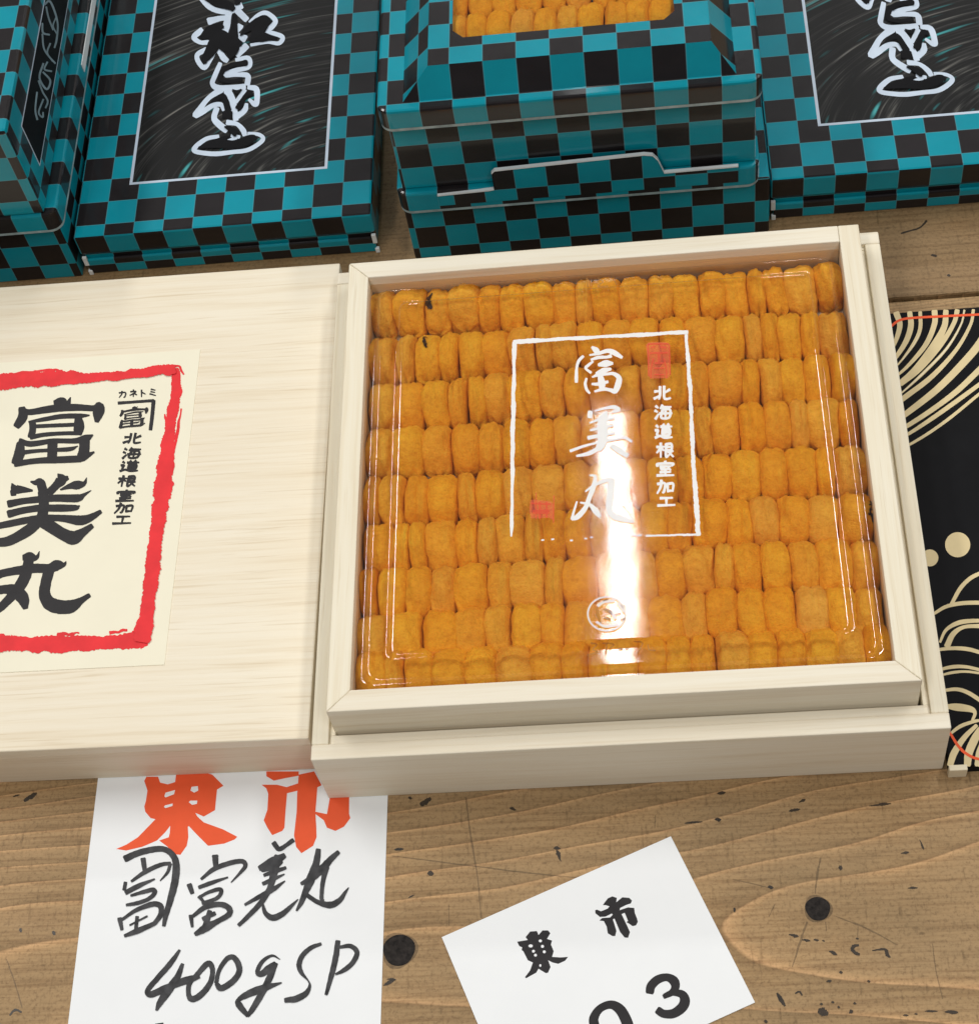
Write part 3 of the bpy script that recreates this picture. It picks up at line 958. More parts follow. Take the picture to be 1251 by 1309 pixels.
for r_i, pts in enumerate(row_tops):
    far = [at(px, py, ZTOP) for px, py in pts]
    prof = [(p.x, p.y) for p in far]
    x = IX0 + 0.0001
    widths = []
    tot = IX1 - IX0 - 0.0002
    while sum(widths) < tot:
        widths.append(rng.choice((0.0068, 0.0088, 0.0096, 0.0100, 0.0108, 0.0114, 0.0122)) * rng.uniform(.94, 1.06))
    s = tot / sum(widths)
    for wd in widths:
        wd *= s
        cx = x + wd / 2
        x += wd
        yf = interp(prof, cx) + rng.uniform(-0.0005, 0.0005)
        ln = rng.uniform(0.97, 1.02)
        yc = yf - 0.0226 * ln / 2 + 0.0006
        yc = max(yc, IY0 + 0.0226 * ln / 2 - 0.0006)
        zc = ZTOP - 0.0086 + rng.uniform(-0.0006, 0.0006)
        lb = 'orange sea urchin lobe in the %s row from the rail facing the teal cartons' % ORD[r_i]
        if r_i == 8:
            lb = 'orange sea urchin lobe in the row touching the front rail of the inner box'
        o = place_lobe((cx, yc, zc), math.radians(3 + rng.uniform(-4, 4)), math.radians(rng.uniform(-5, 5)), math.radians(rng.uniform(-4, 4)),
                       (wd / 0.0100 * 1.23, ln, rng.uniform(0.95, 1.04)), lb, 'sea urchin lobes packed in rows in the wooden box')
        lobe_spots.append((o, cx, yc, zc))


def speck(px, py, shapes, crop, label):
    """dark torn spot on the lobe under a photo position"""
    p = at(px, py, ZTOP)
    o = min(lobe_spots, key=lambda t: (t[1] - p.x) ** 2 + (t[2] - p.y) ** 2 * .25)[0]
    o['label'] = label
    del o['group']
    sp = ink('torn_dark_spot', shapes, crop, ('z', ZTOP + 0.0003), M['dark'], None, lift=0.0, step=0.00001, rough=0.4, seed=3)
    inv = o.matrix_basis.inverted()
    for vv in sp.data.vertices:
        vv.co = inv @ vv.co
    # drape the spot on the lobe's own surface
    from mathutils.bvhtree import BVHTree
    bv = BVHTree.FromPolygons([q.co for q in o.data.vertices], [p_.vertices[:] for p_ in o.data.polygons])
    for vv in sp.data.vertices:
        hit = bv.ray_cast(Vector((vv.co.x, vv.co.y, 0.05)), Vector((0, 0, -1)))
        if hit[0] is not None:
            vv.co.z = hit[0].z + 0.00045
    sp.parent = o
    return sp


c5 = (430, 280, 3.1275)
speck(548, 388, [[(355, 305, 8), (370, 318, 16), (385, 300, 5)], [(362, 330, 18), (372, 345, 22), (380, 356, 8)], [(350, 320, 8), (366, 336, 10)]], c5,
      'sea urchin lobe with a dark torn hole in the row against the back rail')
speck(544, 436, [[(348, 470, 8), (352, 490, 14), (358, 512, 10)], [(345, 465, 5), (360, 462, 5)]], c5,
      'sea urchin lobe with a dark slit in the second row near the lid side')
c8 = (800, 600, 2.774)
speck(1112, 650, [[(866, 112, 8), (874, 130, 10), (866, 150, 8), (878, 172, 8)], [(862, 128, 6), (884, 118, 6)], [(860, 160, 6), (882, 152, 6)]], c8,
      'sea urchin lobe with a dark ragged edge against the black and gold board side')

# ================================================================== clear plastic cover with printing
cover = thing('plastic_cover', (0, 0, ZF), 'clear plastic cover with white brush characters and frame printed over the sea urchin', 'plastic cover')
PX0, PX1, PY0, PY1 = IX0 + 0.00005, IX1 - 0.00005, IY0 + 0.00005, IY1 - 0.00005
prof = [(0.0, .0418), (.0026, .0418), (.0034, .0419), (.0040, .0424), (.0044, .0432), (.0050, .0437), (.0058, .0438), (.0115, .0439), (.0122, .0440), (.0127, .0444), (.0131, .0451), (.0138, .0455), (.0150, .04555), (.030, .04565), (.055, .0458)]
ZP = 0.0470
V, Fc = [], []
KC = 6
for d, z in prof:
    z += 0.0014
    rr = max(0.0006, 0.0050 - d * 0.15) if d > 0.003 else 0.0008 + d
    for x_, y_ in rrect(PX0 + d, PX1 - d, PY0 + d, PY1 - d, rr, KC):
        V.append(Vector((x_, y_, z)))
nr = len(V) // len(prof)
for a in range(len(prof) - 1):
    for b_ in range(nr):
        c0, c1 = a * nr + b_, a * nr + (b_ + 1) % nr
        Fc.append([c0, c1, c1 + nr, c0 + nr])
Fc.append([(len(prof) - 1) * nr + q for q in range(nr)])
mesh_obj('clear_shell', V, Fc, M['film'], cover, smooth=True)

fz = ('z', ZP + 0.0004)
W1, W2, W3 = (720, 430, 12.51), (720, 510, 12.51), (720, 590, 12.51)
kw = lambda name, shp, crop, sd=1, rough=0.04: ink(name, shp, crop, fz, M['white_ink'], cover, lift=0.0, step=0.000008, rough=rough, seed=sd)
kw('white_brush_character', [
    [(315, 315, 46), (245, 390, 50), (212, 500, 44), (206, 650, 56), (206, 730, 50)], [(455, 170, 40), (520, 220, 96), (565, 275, 56)],
    [(418, 298, 26), (560, 272, 50), (700, 230, 66), (800, 255, 86), (935, 335, 50)], [(440, 372, 36), (560, 335, 56), (690, 330, 46), (760, 310, 60)],
    [(470, 400, 36), (385, 470, 48), (355, 510, 40), (440, 580, 42)], [(560, 455, 50), (680, 432, 110), (785, 430, 46)], [(520, 590, 36), (640, 545, 84), (755, 520, 46)],
    [(460, 650, 26), (560, 612, 56), (700, 600, 46), (800, 595, 56), (885, 660, 84), (875, 760, 100), (825, 870, 90), (740, 855, 56), (640, 842, 56), (500, 880, 36)],
    [(590, 640, 86), (615, 760, 120), (600, 850, 56)], [(455, 760, 36), (560, 760, 56), (710, 725, 46)], [(368, 670, 36), (348, 760, 46), (372, 850, 46), (420, 908, 36)]], W1, 1)
kw('white_brush_character', [
    [(430, 205, 84), (420, 290, 80)], [(500, 192, 26), (700, 140, 48), (810, 130, 66), (885, 172, 62), (780, 205, 46)], [(690, 205, 56), (620, 285, 84), (540, 335, 46), (420, 382, 30)],
    [(660, 250, 120), (625, 400, 170), (625, 560, 170), (615, 700, 150), (560, 800, 110)], [(430, 500, 36), (640, 450, 56), (800, 420, 38)], [(820, 300, 36), (680, 325, 56)],
    [(395, 622, 66), (600, 580, 56), (820, 545, 42)], [(110, 832, 46), (300, 762, 44), (480, 712, 36), (700, 662, 50), (860, 640, 36), (970, 612, 56), (1092, 682, 36)],
    [(210, 912, 36), (400, 872, 66), (540, 802, 76)], [(770, 750, 76), (900, 830, 100), (1022, 905, 80)]], W2, 2)
kw('white_brush_character', [
    [(420, 220, 28), (505, 240, 50), (480, 400, 78), (420, 560, 76), (350, 740, 76), (230, 880, 86), (135, 920, 50)], [(215, 640, 28), (165, 800, 38), (135, 920, 46)],
    [(270, 655, 26), (420, 690, 56), (520, 800, 96), (580, 880, 56)], [(350, 480, 26), (500, 372, 50), (700, 292, 76), (800, 312, 76)],
    [(765, 330, 106), (742, 560, 116), (732, 760, 108), (800, 870, 106), (960, 920, 96), (1112, 962, 46)], [(1112, 962, 36), (1062, 840, 18), (950, 700, 16)]], W3, 3)
W4 = (630, 400, 4.09)
rj = random.Random(5)


def jag(x0, y0, x1, y1, w, n, jw=0.25, jp=1.5):
    return [(x0 + (x1 - x0) * i / n + rj.uniform(-jp, jp), y0 + (y1 - y0) * i / n + rj.uniform(-jp, jp), w * rj.uniform(1 - jw, 1 + jw)) for i in range(n + 1)]


kw('white_frame_line', [jag(110, 150, 1018, 99, 20, 16)], W4, 4, 0.10)
kw('white_frame_line', [jag(113, 152, 103, 600, 22, 8) + jag(103, 650, 98, 1120, 18, 8) + [(95, 1168, 8)]], W4, 5, 0.10)
kw('white_frame_line', [jag(1008, 100, 1030, 400, 20, 7) + jag(1031, 430, 1048, 800, 20, 9) + jag(1050, 830, 1073, 1160, 22, 8)], W4, 6, 0.16)
kw('white_frame_line', [jag(1075, 1158, 800, 1166, 12, 8), jag(775, 1162, 722, 1164, 13, 3)] + [[(x_ - 6, y_, 9), (x_ + 6, y_ - 1, 8)] for x_, y_ in ((260, 1188), (312, 1184), (410, 1190), (485, 1180), (515, 1174))], W4, 7, 0.2)

# small vertical line of characters: one set of stroke skeletons in a unit box (x right, y down)
G = {
    'north': [[(.36, .05), (.36, .6), (.30, .9)], [(.05, .38), (.36, .34)], [(.02, .86), (.36, .66)], [(.60, .02), (.60, .75), (.72, .88), (.98, .82)], [(.92, .25), (.62, .46)]],
    'sea': [[(.06, .08), (.2, .2)], [(.02, .38), (.16, .48)], [(.04, .95), (.22, .62)], [(.45, .02), (.32, .26)], [(.40, .16), (.95, .14)], [(.46, .32), (.38, .86), (.84, .84), (.88, .32), (.46, .32)], [(.28, .58), (1.0, .56)], [(.63, .36), (.62, .82)]],
    'road': [[(.08, .10), (.2, .22)], [(.02, .42), (.18, .42), (.12, .7), (.22, .78)], [(.02, .92), (.3, .80), (.6, .92), (1.0, .88)], [(.48, .02), (.56, .12)], [(.80, .0), (.70, .12)], [(.34, .18), (.98, .16)],
             [(.46, .32), (.46, .72), (.84, .72), (.84, .32), (.46, .32)], [(.46, .45), (.84, .45)], [(.46, .58), (.84, .58)]],
    'root': [[(.02, .28), (.46, .26)], [(.25, .02), (.25, .98)], [(.24, .34), (.02, .68)], [(.28, .36), (.44, .52)], [(.56, .10), (.86, .08), (.86, .46), (.56, .48)], [(.56, .28), (.86, .27)], [(.56, .08), (.56, .92), (.74, .80)], [(.62, .50), (.98, .94)], [(.94, .52), (.76, .66)]],
    'room': [[(.50, .0), (.52, .12)], [(.06, .34), (.08, .18), (.94, .16), (.88, .32)], [(.2, .36), (.82, .34)], [(.44, .38), (.26, .54), (.78, .52)], [(.66, .44), (.82, .60)], [(.2, .74), (.82, .72)], [(.51, .58), (.51, .94)], [(.02, .96), (1.0, .94)]],
    'add': [[(.04, .30), (.46, .26), (.42, .80), (.32, .88)], [(.26, .04), (.22, .50), (.02, .94)], [(.62, .28), (.64, .84)], [(.62, .30), (.94, .28), (.92, .80)], [(.64, .76), (.92, .74)]],
    'work': [[(.14, .18), (.86, .14)], [(.5, .18), (.5, .84)], [(.0, .90), (1.0, .84)]],
    'ka': [[(.05, .30), (.85, .25), (.78, .85), (.62, .9)], [(.42, .05), (.36, .5), (.05, .95)]],
    'ne': [[(.5, .0), (.55, .12)], [(.15, .28), (.82, .24), (.5, .55), (.05, .8)], [(.5, .5), (.5, 1.0)], [(.66, .56), (.95, .74)]],
    'to': [[(.35, .0), (.35, 1.0)], [(.38, .35), (.85, .6)]],
    'mi': [[(.25, .08), (.8, .22)], [(.22, .42), (.75, .55)], [(.1, .74), (.85, .98)]],
}


def glyph(name, key, cx, cy, wd, ht, lw, plane, mat, parent, lean=0.0, lift=0.00004):
    shp = []
    for st in G[key]:
        n = len(st)
        shp.append([(cx + (x_ - .5) * wd - (y_ - .5) * lean, cy + (y_ - .5) * ht, lw * (1.15 if i == 0 else (.75 if i == n - 1 else 1.0))) for i, (x_, y_) in enumerate(st)])
    return ink(name, shp, (0, 0, 1.0), plane, mat, parent, lift=lift, step=0.000006)


for key, (cx, cy) in zip(('north', 'sea', 'road', 'root', 'room', 'add', 'work'),
                         ((846.4, 502.7), (847.6, 527), (847.8, 551.5), (849.8, 575.5), (850, 599), (850.3, 622.5), (851.5, 641))):
    glyph('white_small_character', key, cx, cy, 22, 19 if key != 'work' else 13, 3.3, fz, M['white_ink'], cover, lift=0.0)

# red seals
c4 = (810, 420, 10.91)
ink('red_seal', [('P', [(165, 230), (200, 195), (300, 185), (440, 190), (495, 215), (505, 400), (510, 640), (480, 690), (240, 695), (200, 660), (190, 400)])], c4, fz, M['stamp_light'], cover, lift=-0.00003)
ink('red_seal_character', [[(200, 215, 22), (480, 210, 22)], [(195, 230, 18), (205, 660, 18)], [(495, 230, 18), (505, 640, 18)], [(240, 260, 22), (290, 250, 24)], [(370, 250, 30), (450, 265, 30)], [(220, 340, 28), (470, 335, 28)],
                           [(345, 340, 40), (350, 460, 40)], [(270, 420, 26), (240, 560, 24), (235, 690, 24)], [(420, 420, 26), (450, 560, 24), (455, 690, 24)], [(290, 480, 30), (410, 480, 30)], [(280, 550, 22), (420, 550, 22)], [(290, 640, 20), (420, 640, 20)]],
    c4, fz, M['stamp'], cover)
ink('red_seal', [('P', [(195, 985), (205, 975), (300, 985), (318, 1000), (318, 1085), (290, 1070), (200, 1075), (190, 1040)])], W4, fz, M['stamp_light'], cover, lift=-0.00003)
ink('red_seal_character', [[(318, 955, 6), (316, 1095, 6)], [(225, 940, 5), (225, 1080, 5)], [(200, 995, 10), (300, 1000, 10)], [(210, 1040, 20), (290, 1040, 24)], [(245, 990, 12), (245, 1075, 12)], [(280, 990, 10), (280, 1070, 10)]], W4, fz, M['stamp'], cover)
# round emblem, and code near the front step: dark reflection of its embossing painted in amber
c6 = (700, 720, 6.255)
rg = [(470 + 150 * math.cos(a), 405 + 135 * math.sin(a), 14) for a in [2 * math.pi * q / 20 for q in range(21)]]
ink('round_emblem', [rg, [(400, 340, 26), (450, 310, 22), (530, 300, 24)], [(560, 320, 26), (610, 390, 20)], [(390, 470, 20), (460, 505, 22), (560, 490, 24)], [(500, 380, 30), (540, 440, 26)]], c6, fz, M['emblem'], cover)
ink('emblem_mark', [[(395, 350, 16), (400, 420, 28), (425, 480, 12)], [(455, 370, 20), (490, 385, 30), (510, 410, 12)], [(540, 410, 14), (580, 400, 14)], [(590, 330, 20), (610, 350, 30)], [(585, 450, 20), (615, 445, 22)], [(455, 440, 16), (500, 450, 18)], [(440, 300, 12), (480, 290, 12)]],
    c6, fz, M['amber'], cover, lift=0.0001)
ez = ('z', 0.0458)
ink('embossed_code_shade', [[(345, 640, 14), (390, 650, 16), (360, 690, 14), (395, 710, 16), (320, 735, 14)], [(440, 640, 12), (470, 650, 14), (460, 735, 12)], [(470, 640, 12), (525, 650, 16), (490, 690, 12)],
                      [(565, 685, 16), (595, 685, 16)], [(620, 683, 14), (645, 683, 14)], [(690, 625, 12), (755, 640, 16), (720, 720, 14)], [(800, 650, 10), (810, 690, 12), (860, 700, 10)]], c6, ez, M['amber'], cover)
c5t = (430, 280, 3.1275)  # code at the back, dark reflection of its relief painted the same way
ink('embossed_code_shade', [[(1000, 235, 7), (1005, 270, 7)], [(1045, 235, 6), (1065, 250, 7), (1045, 268, 7), (1085, 268, 6)], [(1105, 232, 6), (1120, 262, 7)]], c5t, ez, M['amber'], cover)

# ================================================================== wooden lid with label
LA = -0.0085
LH = 0.0273
LX, LY = -0.2216, 0.0121
lid = thing('wooden_box_lid', (LX, LY, ZB), 'pale wooden box lid carrying a cream label with red border, beside the tray', 'wooden box', rz=LA)


def lbox(name, x0, x1, y0, y1, z0, z1, mat, bev=0.0005):
    v, f_ = bm_data(box_bm(x0, x1, y0, y1, z0, z1, bev))
    return mesh_obj(name, v, f_, mat, lid, world=False)


hw, hd, hz = 0.1100, 0.1093, LH - ZB
lbox('lid_top', -hw, hw, -hd, hd, hz - 0.0055, hz, M['wood_lid'])
lbox('lid_wall', -hw + .0002, hw - .0002, -hd + .0002, -hd + 0.006, 0, hz - 0.0055, M['wood_side'])
lbox('lid_wall', -hw + .0002, hw - .0002, hd - 0.006, hd - .0002, 0, hz - 0.0055, M['wood_side'])
lbox('lid_wall', -hw + .0003, -hw + 0.006, -hd + .006, hd - .006, 0, hz - 0.0055, M['wood_y'])
lbox('lid_wall', hw - 0.006, hw - .0003, -hd + .006, hd - .006, 0, hz - 0.0055, M['wood_y'])
# label
ltr, lbr = at(256, 447, LH), at(210.6, 850, LH)
inv = WM[lid.name].inverted()
a_, b2 = inv @ ltr, inv @ lbr
lx1 = (a_.x + b2.x) / 2
v, f = bm_data(box_bm(-lx1, lx1, b2.y, a_.y, hz - 0.00002, hz + 0.00022))
lab = mesh_obj('paper_label', v, f, M['cream'], lid, world=False)
lab['label'] = 'cream paper label with rough red border and black characters'
lz = ('z', LH + 0.00022)
kl = lambda name, shp, crop, mat='ink', rough=0.03, sd=1, lift=0.00004: ink(name, shp, crop, lz, M[mat], lab, lift=lift, step=0.000008, rough=rough, seed=sd, grow=0.20 if mat == 'ink' else 0.28)
LB = (0, 460, 3.27)


def brush(pts, jw=.14, n=4):
    out = []
    for (x0, y0, w0), (x1, y1, w1) in zip(pts, pts[1:]):
        for i in range(n):
            t = i / n
            out.append((x0 + (x1 - x0) * t + rj.uniform(-2, 2), y0 + (y1 - y0) * t + rj.uniform(-3, 3), (w0 + (w1 - w0) * t) * rj.uniform(1 - jw, 1 + jw)))
    out.append(pts[-1])
    return out


kl('red_border', [
    brush([(-640, 190, 46), (-640, 120, 50), (-500, 112, 52), (-300, 105, 56), (-120, 100, 56), (0, 92, 54), (100, 84, 48), (200, 78, 52), (300, 76, 42), (420, 72, 28), (520, 62, 28), (640, 46, 36), (725, 38, 32)]),
    brush([(735, 40, 24), (738, 130, 36), (722, 220, 36), (704, 330, 38), (692, 430, 50), (680, 540, 60), (668, 640, 48), (652, 740, 48), (637, 870, 50), (622, 1000, 48), (607, 1100, 50), (595, 1165, 58)]),
    brush([(600, 1165, 62), (520, 1180, 52), (400, 1185, 44), (250, 1188, 54), (120, 1190, 48), (30, 1186, 58), (-60, 1186, 50), (-300, 1200, 50), (-500, 1210, 46), (-700, 1216, 50)]),
    brush([(-700, 1216, 50), (-690, 900, 46), (-665, 500, 52), (-640, 150, 50)]),
    brush([(757, 205, 7), (738, 320, 9), (722, 400, 12), (716, 480, 10)], .3), brush([(700, 30, 8), (745, 22, 7), (768, 60, 5)], .3),
    brush([(0, 70, 12), (60, 58, 8), (210, 42, 8), (260, 44, 6)], .4), brush([(460, 1142, 12), (530, 1130, 8)], .4), brush([(240, 1150, 16), (300, 1145, 8), (330, 1142, 6)], .4),
    brush([(640, 620, 10), (642, 670, 14)], .4), brush([(690, 230, 6), (694, 275, 8)], .4)], LB, 'red', 0.10, 3)
FU = [[(622, 128, 46), (700, 122, 92), (770, 142, 60), (805, 70, 12)], [(240, 212, 64), (330, 240, 58), (500, 215, 68), (700, 188, 76), (900, 186, 66), (1070, 195, 60), (1130, 182, 104), (1120, 260, 104), (1105, 345, 46)],
      [(250, 195, 70), (260, 290, 96), (190, 400, 68)], [(330, 352, 24), (500, 322, 42), (700, 288, 48), (900, 282, 48), (1020, 275, 16)],
      [(372, 360, 66), (372, 450, 66), (352, 520, 66)], [(400, 402, 38), (600, 392, 38), (850, 382, 38)], [(892, 290, 66), (902, 400, 104), (890, 480, 84)], [(350, 527, 46), (500, 497, 42), (700, 482, 38), (900, 478, 42)],
      [(225, 565, 50), (350, 602, 56), (600, 568, 48), (850, 567, 52), (980, 540, 76), (1060, 500, 16)], [(232, 600, 76), (220, 720, 104), (172, 820, 76)], [(968, 560, 96), (960, 680, 104), (940, 755, 84), (1075, 695, 18)],
      [(602, 580, 96), (592, 800, 96)], [(240, 702, 46), (420, 682, 36), (600, 672, 36), (800, 660, 42), (890, 626, 8)], [(172, 832, 56), (400, 797, 56), (700, 782, 66), (920, 772, 66)]]
kl('black_brush_character', FU, (0, 500, 8.936))
kl('black_brush_character', [
    [(135, 160, 12), (172, 222, 84), (260, 232, 66), (370, 242, 22)], [(150, 245, 60), (155, 290, 56)], [(350, 140, 16), (400, 152, 48), (460, 152, 86), (490, 250, 88), (500, 330, 98)],
    [(660, 50, 12), (700, 112, 104), (640, 185, 78), (560, 265, 78)], [(772, 97, 46), (700, 122, 76)], [(690, 232, 16), (800, 192, 56), (880, 178, 86), (960, 160, 46), (990, 95, 8)],
    [(100, 395, 74), (250, 365, 62), (450, 342, 66), (650, 328, 70), (880, 328, 76), (960, 290, 36), (1040, 240, 8)], [(492, 260, 106), (500, 420, 96), (472, 560, 106), (430, 600, 106)],
    [(100, 510, 76), (250, 472, 66), (450, 442, 66), (700, 442, 70), (860, 437, 56), (910, 415, 12)], [(-90, 660, 60), (100, 622, 66), (300, 582, 66), (470, 557, 66), (700, 557, 66), (900, 582, 94), (1020, 556, 74), (1150, 482, 40)],
    [(430, 600, 106), (330, 690, 106), (180, 780, 96), (50, 830, 90), (-120, 828, 70), (-180, 800, 40)], [(500, 600, 124), (620, 680, 116), (740, 750, 116), (840, 780, 134), (940, 722, 84), (1050, 645, 50)]], (0, 600, 8.936))
kl('black_brush_character', [
    [(272, 115, 66), (340, 112, 104), (420, 110, 46), (450, 42, 8)], [(-160, 330, 60), (-80, 330, 86), (40, 292, 76), (200, 262, 82), (400, 237, 90), (560, 237, 86), (650, 202, 104), (730, 192, 46), (755, 157, 8)],
    [(330, 140, 96), (290, 320, 112), (200, 480, 104), (100, 590, 86), (0, 690, 76), (-120, 770, 40)], [(-80, 500, 86), (60, 477, 86), (180, 492, 112), (260, 582, 122), (290, 690, 56)],
    [(560, 262, 104), (520, 420, 104), (510, 540, 114), (570, 640, 134), (700, 680, 134), (820, 668, 122), (930, 602, 64), (1020, 545, 44)]], (0, 700, 8.936))
LS = (120, 480, 12.51)
kl('bracket_mark', [[(392, 440, 46), (600, 425, 40), (955, 400, 42)], [(955, 402, 56), (932, 650, 52), (905, 865, 50)]], LS)
sx, sy = 470 / 1050, 350 / 800
kl('small_boxed_character', [[(400 + (x_ - 140) * sx, 490 + (y_ - 60) * sy - (x_ - 600) * .02, w_ * .45) for x_, y_, w_ in st] for st in FU], LS)
for key, cx, cy in (('ka', 156.8, 504), ('ne', 170.4, 502.6), ('to', 182.4, 502.8), ('mi', 195.5, 501.2)):
    glyph('small_kana', key, cx, cy, 10, 9, 2.0, lz, M['ink'], lab)
for key, cx, cy in zip(('north', 'sea', 'road', 'root', 'room', 'add', 'work'), (169.6, 168.5, 165.6, 162.4, 160.4, 158.6, 156.6), (560.7, 579.5, 596, 615, 633.6, 649.8, 664.5)):
    glyph('small_character', key, cx, cy, 23, 14.5 if key != 'work' else 12, 3.1, lz, M['ink'], lab, lean=3)

# ================================================================== black and gold board at the right of the tray
BZ = 0.0060
bb = thing('gold_wave_board', (0.215, -0.011, 0), 'black board with gold wave stripes, circles and a red cord line beside the tray', 'patterned board')
box('board_panel', 0.1116, 0.318, -0.1113, 0.0895, 0.0, BZ, M['black_print'], bb, 0.0003)
a1, a2 = at(1211, 981, BZ), at(1236, 979, BZ)
box('corner_block', a1.x + .0004, a2.x, -0.1132, -0.1110, 0.0002, BZ + 0.0002, M['gold_pale'], bb, 0.0003)
bz = ('z', BZ)
G7 = (1130, 380, 6.545)


def gold(shp, crop, mat='gold', name='gold_stripe', lift=0.00004):
    for st in shp:
        ink(name, [[(a, b_, c * (.74 if crop[2] > 5 else 1)) for a, b_, c in st]], crop, bz, M[mat], bb, lift=lift, step=0)


gold([
    [(100, 130, 70), (130, 230, 62), (100, 350, 50), (40, 470, 40)],
    [(212, 125, 56), (222, 240, 66), (180, 370, 60), (90, 510, 46), (20, 590, 36)],
    [(300, 122, 40), (300, 260, 44), (250, 380, 40), (150, 520, 22), (60, 620, 16)],
    [(420, 115, 66), (420, 220, 62), (350, 390, 56), (210, 560, 40), (90, 670, 26), (20, 730, 24)],
    [(515, 112, 60), (500, 250, 70), (400, 430, 90), (250, 610, 64), (100, 740, 50), (20, 800, 40)],
    [(610, 108, 56), (580, 220, 50), (470, 400, 56), (300, 600, 50), (140, 730, 40)],
    [(670, 106, 22), (640, 230, 22), (520, 430, 30), (330, 630, 34), (150, 795, 18), (60, 860, 16)],
    [(745, 104, 36), (720, 230, 36), (600, 440, 44), (400, 660, 56), (180, 830, 60), (60, 920, 50)],
    [(900, 180, 70), (800, 380, 86), (650, 560, 84), (440, 770, 78), (200, 960, 66), (60, 1060, 50)],
    [(900, 500, 70), (780, 620, 66), (600, 790, 62), (400, 940, 56), (200, 1070, 50), (60, 1150, 40)],
    [(900, 650, 44), (780, 740, 46), (560, 900, 50), (360, 1040, 46), (190, 1150, 36), (60, 1220, 30)],
    [(900, 730, 30), (780, 820, 34), (560, 1000, 36), (380, 1130, 34), (215, 1230, 30), (80, 1300, 26)],
], G7)
# white-ish thin edging in two stripes
gold([[(668, 108, 8), (640, 230, 9), (520, 430, 13), (330, 630, 12), (150, 795, 8)], [(296, 300, 6), (250, 390, 8), (150, 525, 8)]], G7, 'gold_pale', 'pale_stripe', 0.00008)
G8 = (1170, 660, 3.852)
ink('gold_dot', [disc(207, 140, 62, 62, 28)], G8, bz, M['gold'], bb)
ink('gold_dot', [disc(70, 205, 42, 42, 24)], G8, bz, M['gold'], bb)
gold([
    [(178, 430, 18), (220, 355, 20), (270, 305, 20), (330, 275, 18)],
    [(90, 480, 14), (150, 445, 18), (230, 428, 20), (330, 425, 20)],
    [(120, 620, 12), (150, 560, 16), (210, 525, 22), (280, 515, 20), (340, 515, 16)],
    [(155, 640, 30), (185, 580, 26), (240, 545, 18), (330, 540, 22)],
    [(90, 660, 14), (180, 650, 18), (260, 655, 20), (330, 675, 18)],
    [(100, 760, 12), (180, 742, 18), (250, 742, 16), (330, 760, 16)],
    [(100, 790, 8), (180, 770, 14), (250, 765, 12), (330, 775, 12)],
    [(130, 860, 14), (200, 852, 18), (260, 870, 20), (330, 915, 20)],
    [(130, 935, 10), (200, 940, 36), (270, 950, 30), (292, 970, 18), (280, 1005, 14)],
    [(160, 1080, 12), (220, 1035, 18), (290, 1010, 16), (330, 1005, 12)],
    [(170, 1225, 30), (190, 1165, 34), (240, 1090, 26), (300, 1030, 18)],
    [(255, 1225, 34), (262, 1165, 40), (290, 1100, 40), (320, 1050, 34)],
    [(310, 1225, 40), (320, 1165, 44), (340, 1100, 30)],
], G8)
ink('red_cord_line', [[(1132, 425, 2.6), (1141, 415, 3), (1150, 409, 3), (1165, 406.3, 3), (1200, 404.3, 3), (1260, 401.5, 3), (1330, 399, 3)]], (0, 0, 1), bz, M['vermilion'], bb, lift=0.00012)
ink('red_cord_line', [[(1212, 934, 2.6), (1217, 942, 3.2), (1224, 953, 3.6), (1234, 963, 3.6), (1251, 970.5, 3.4), (1290, 974, 3)]], (0, 0, 1), bz, M['vermilion'], bb, lift=0.00012)

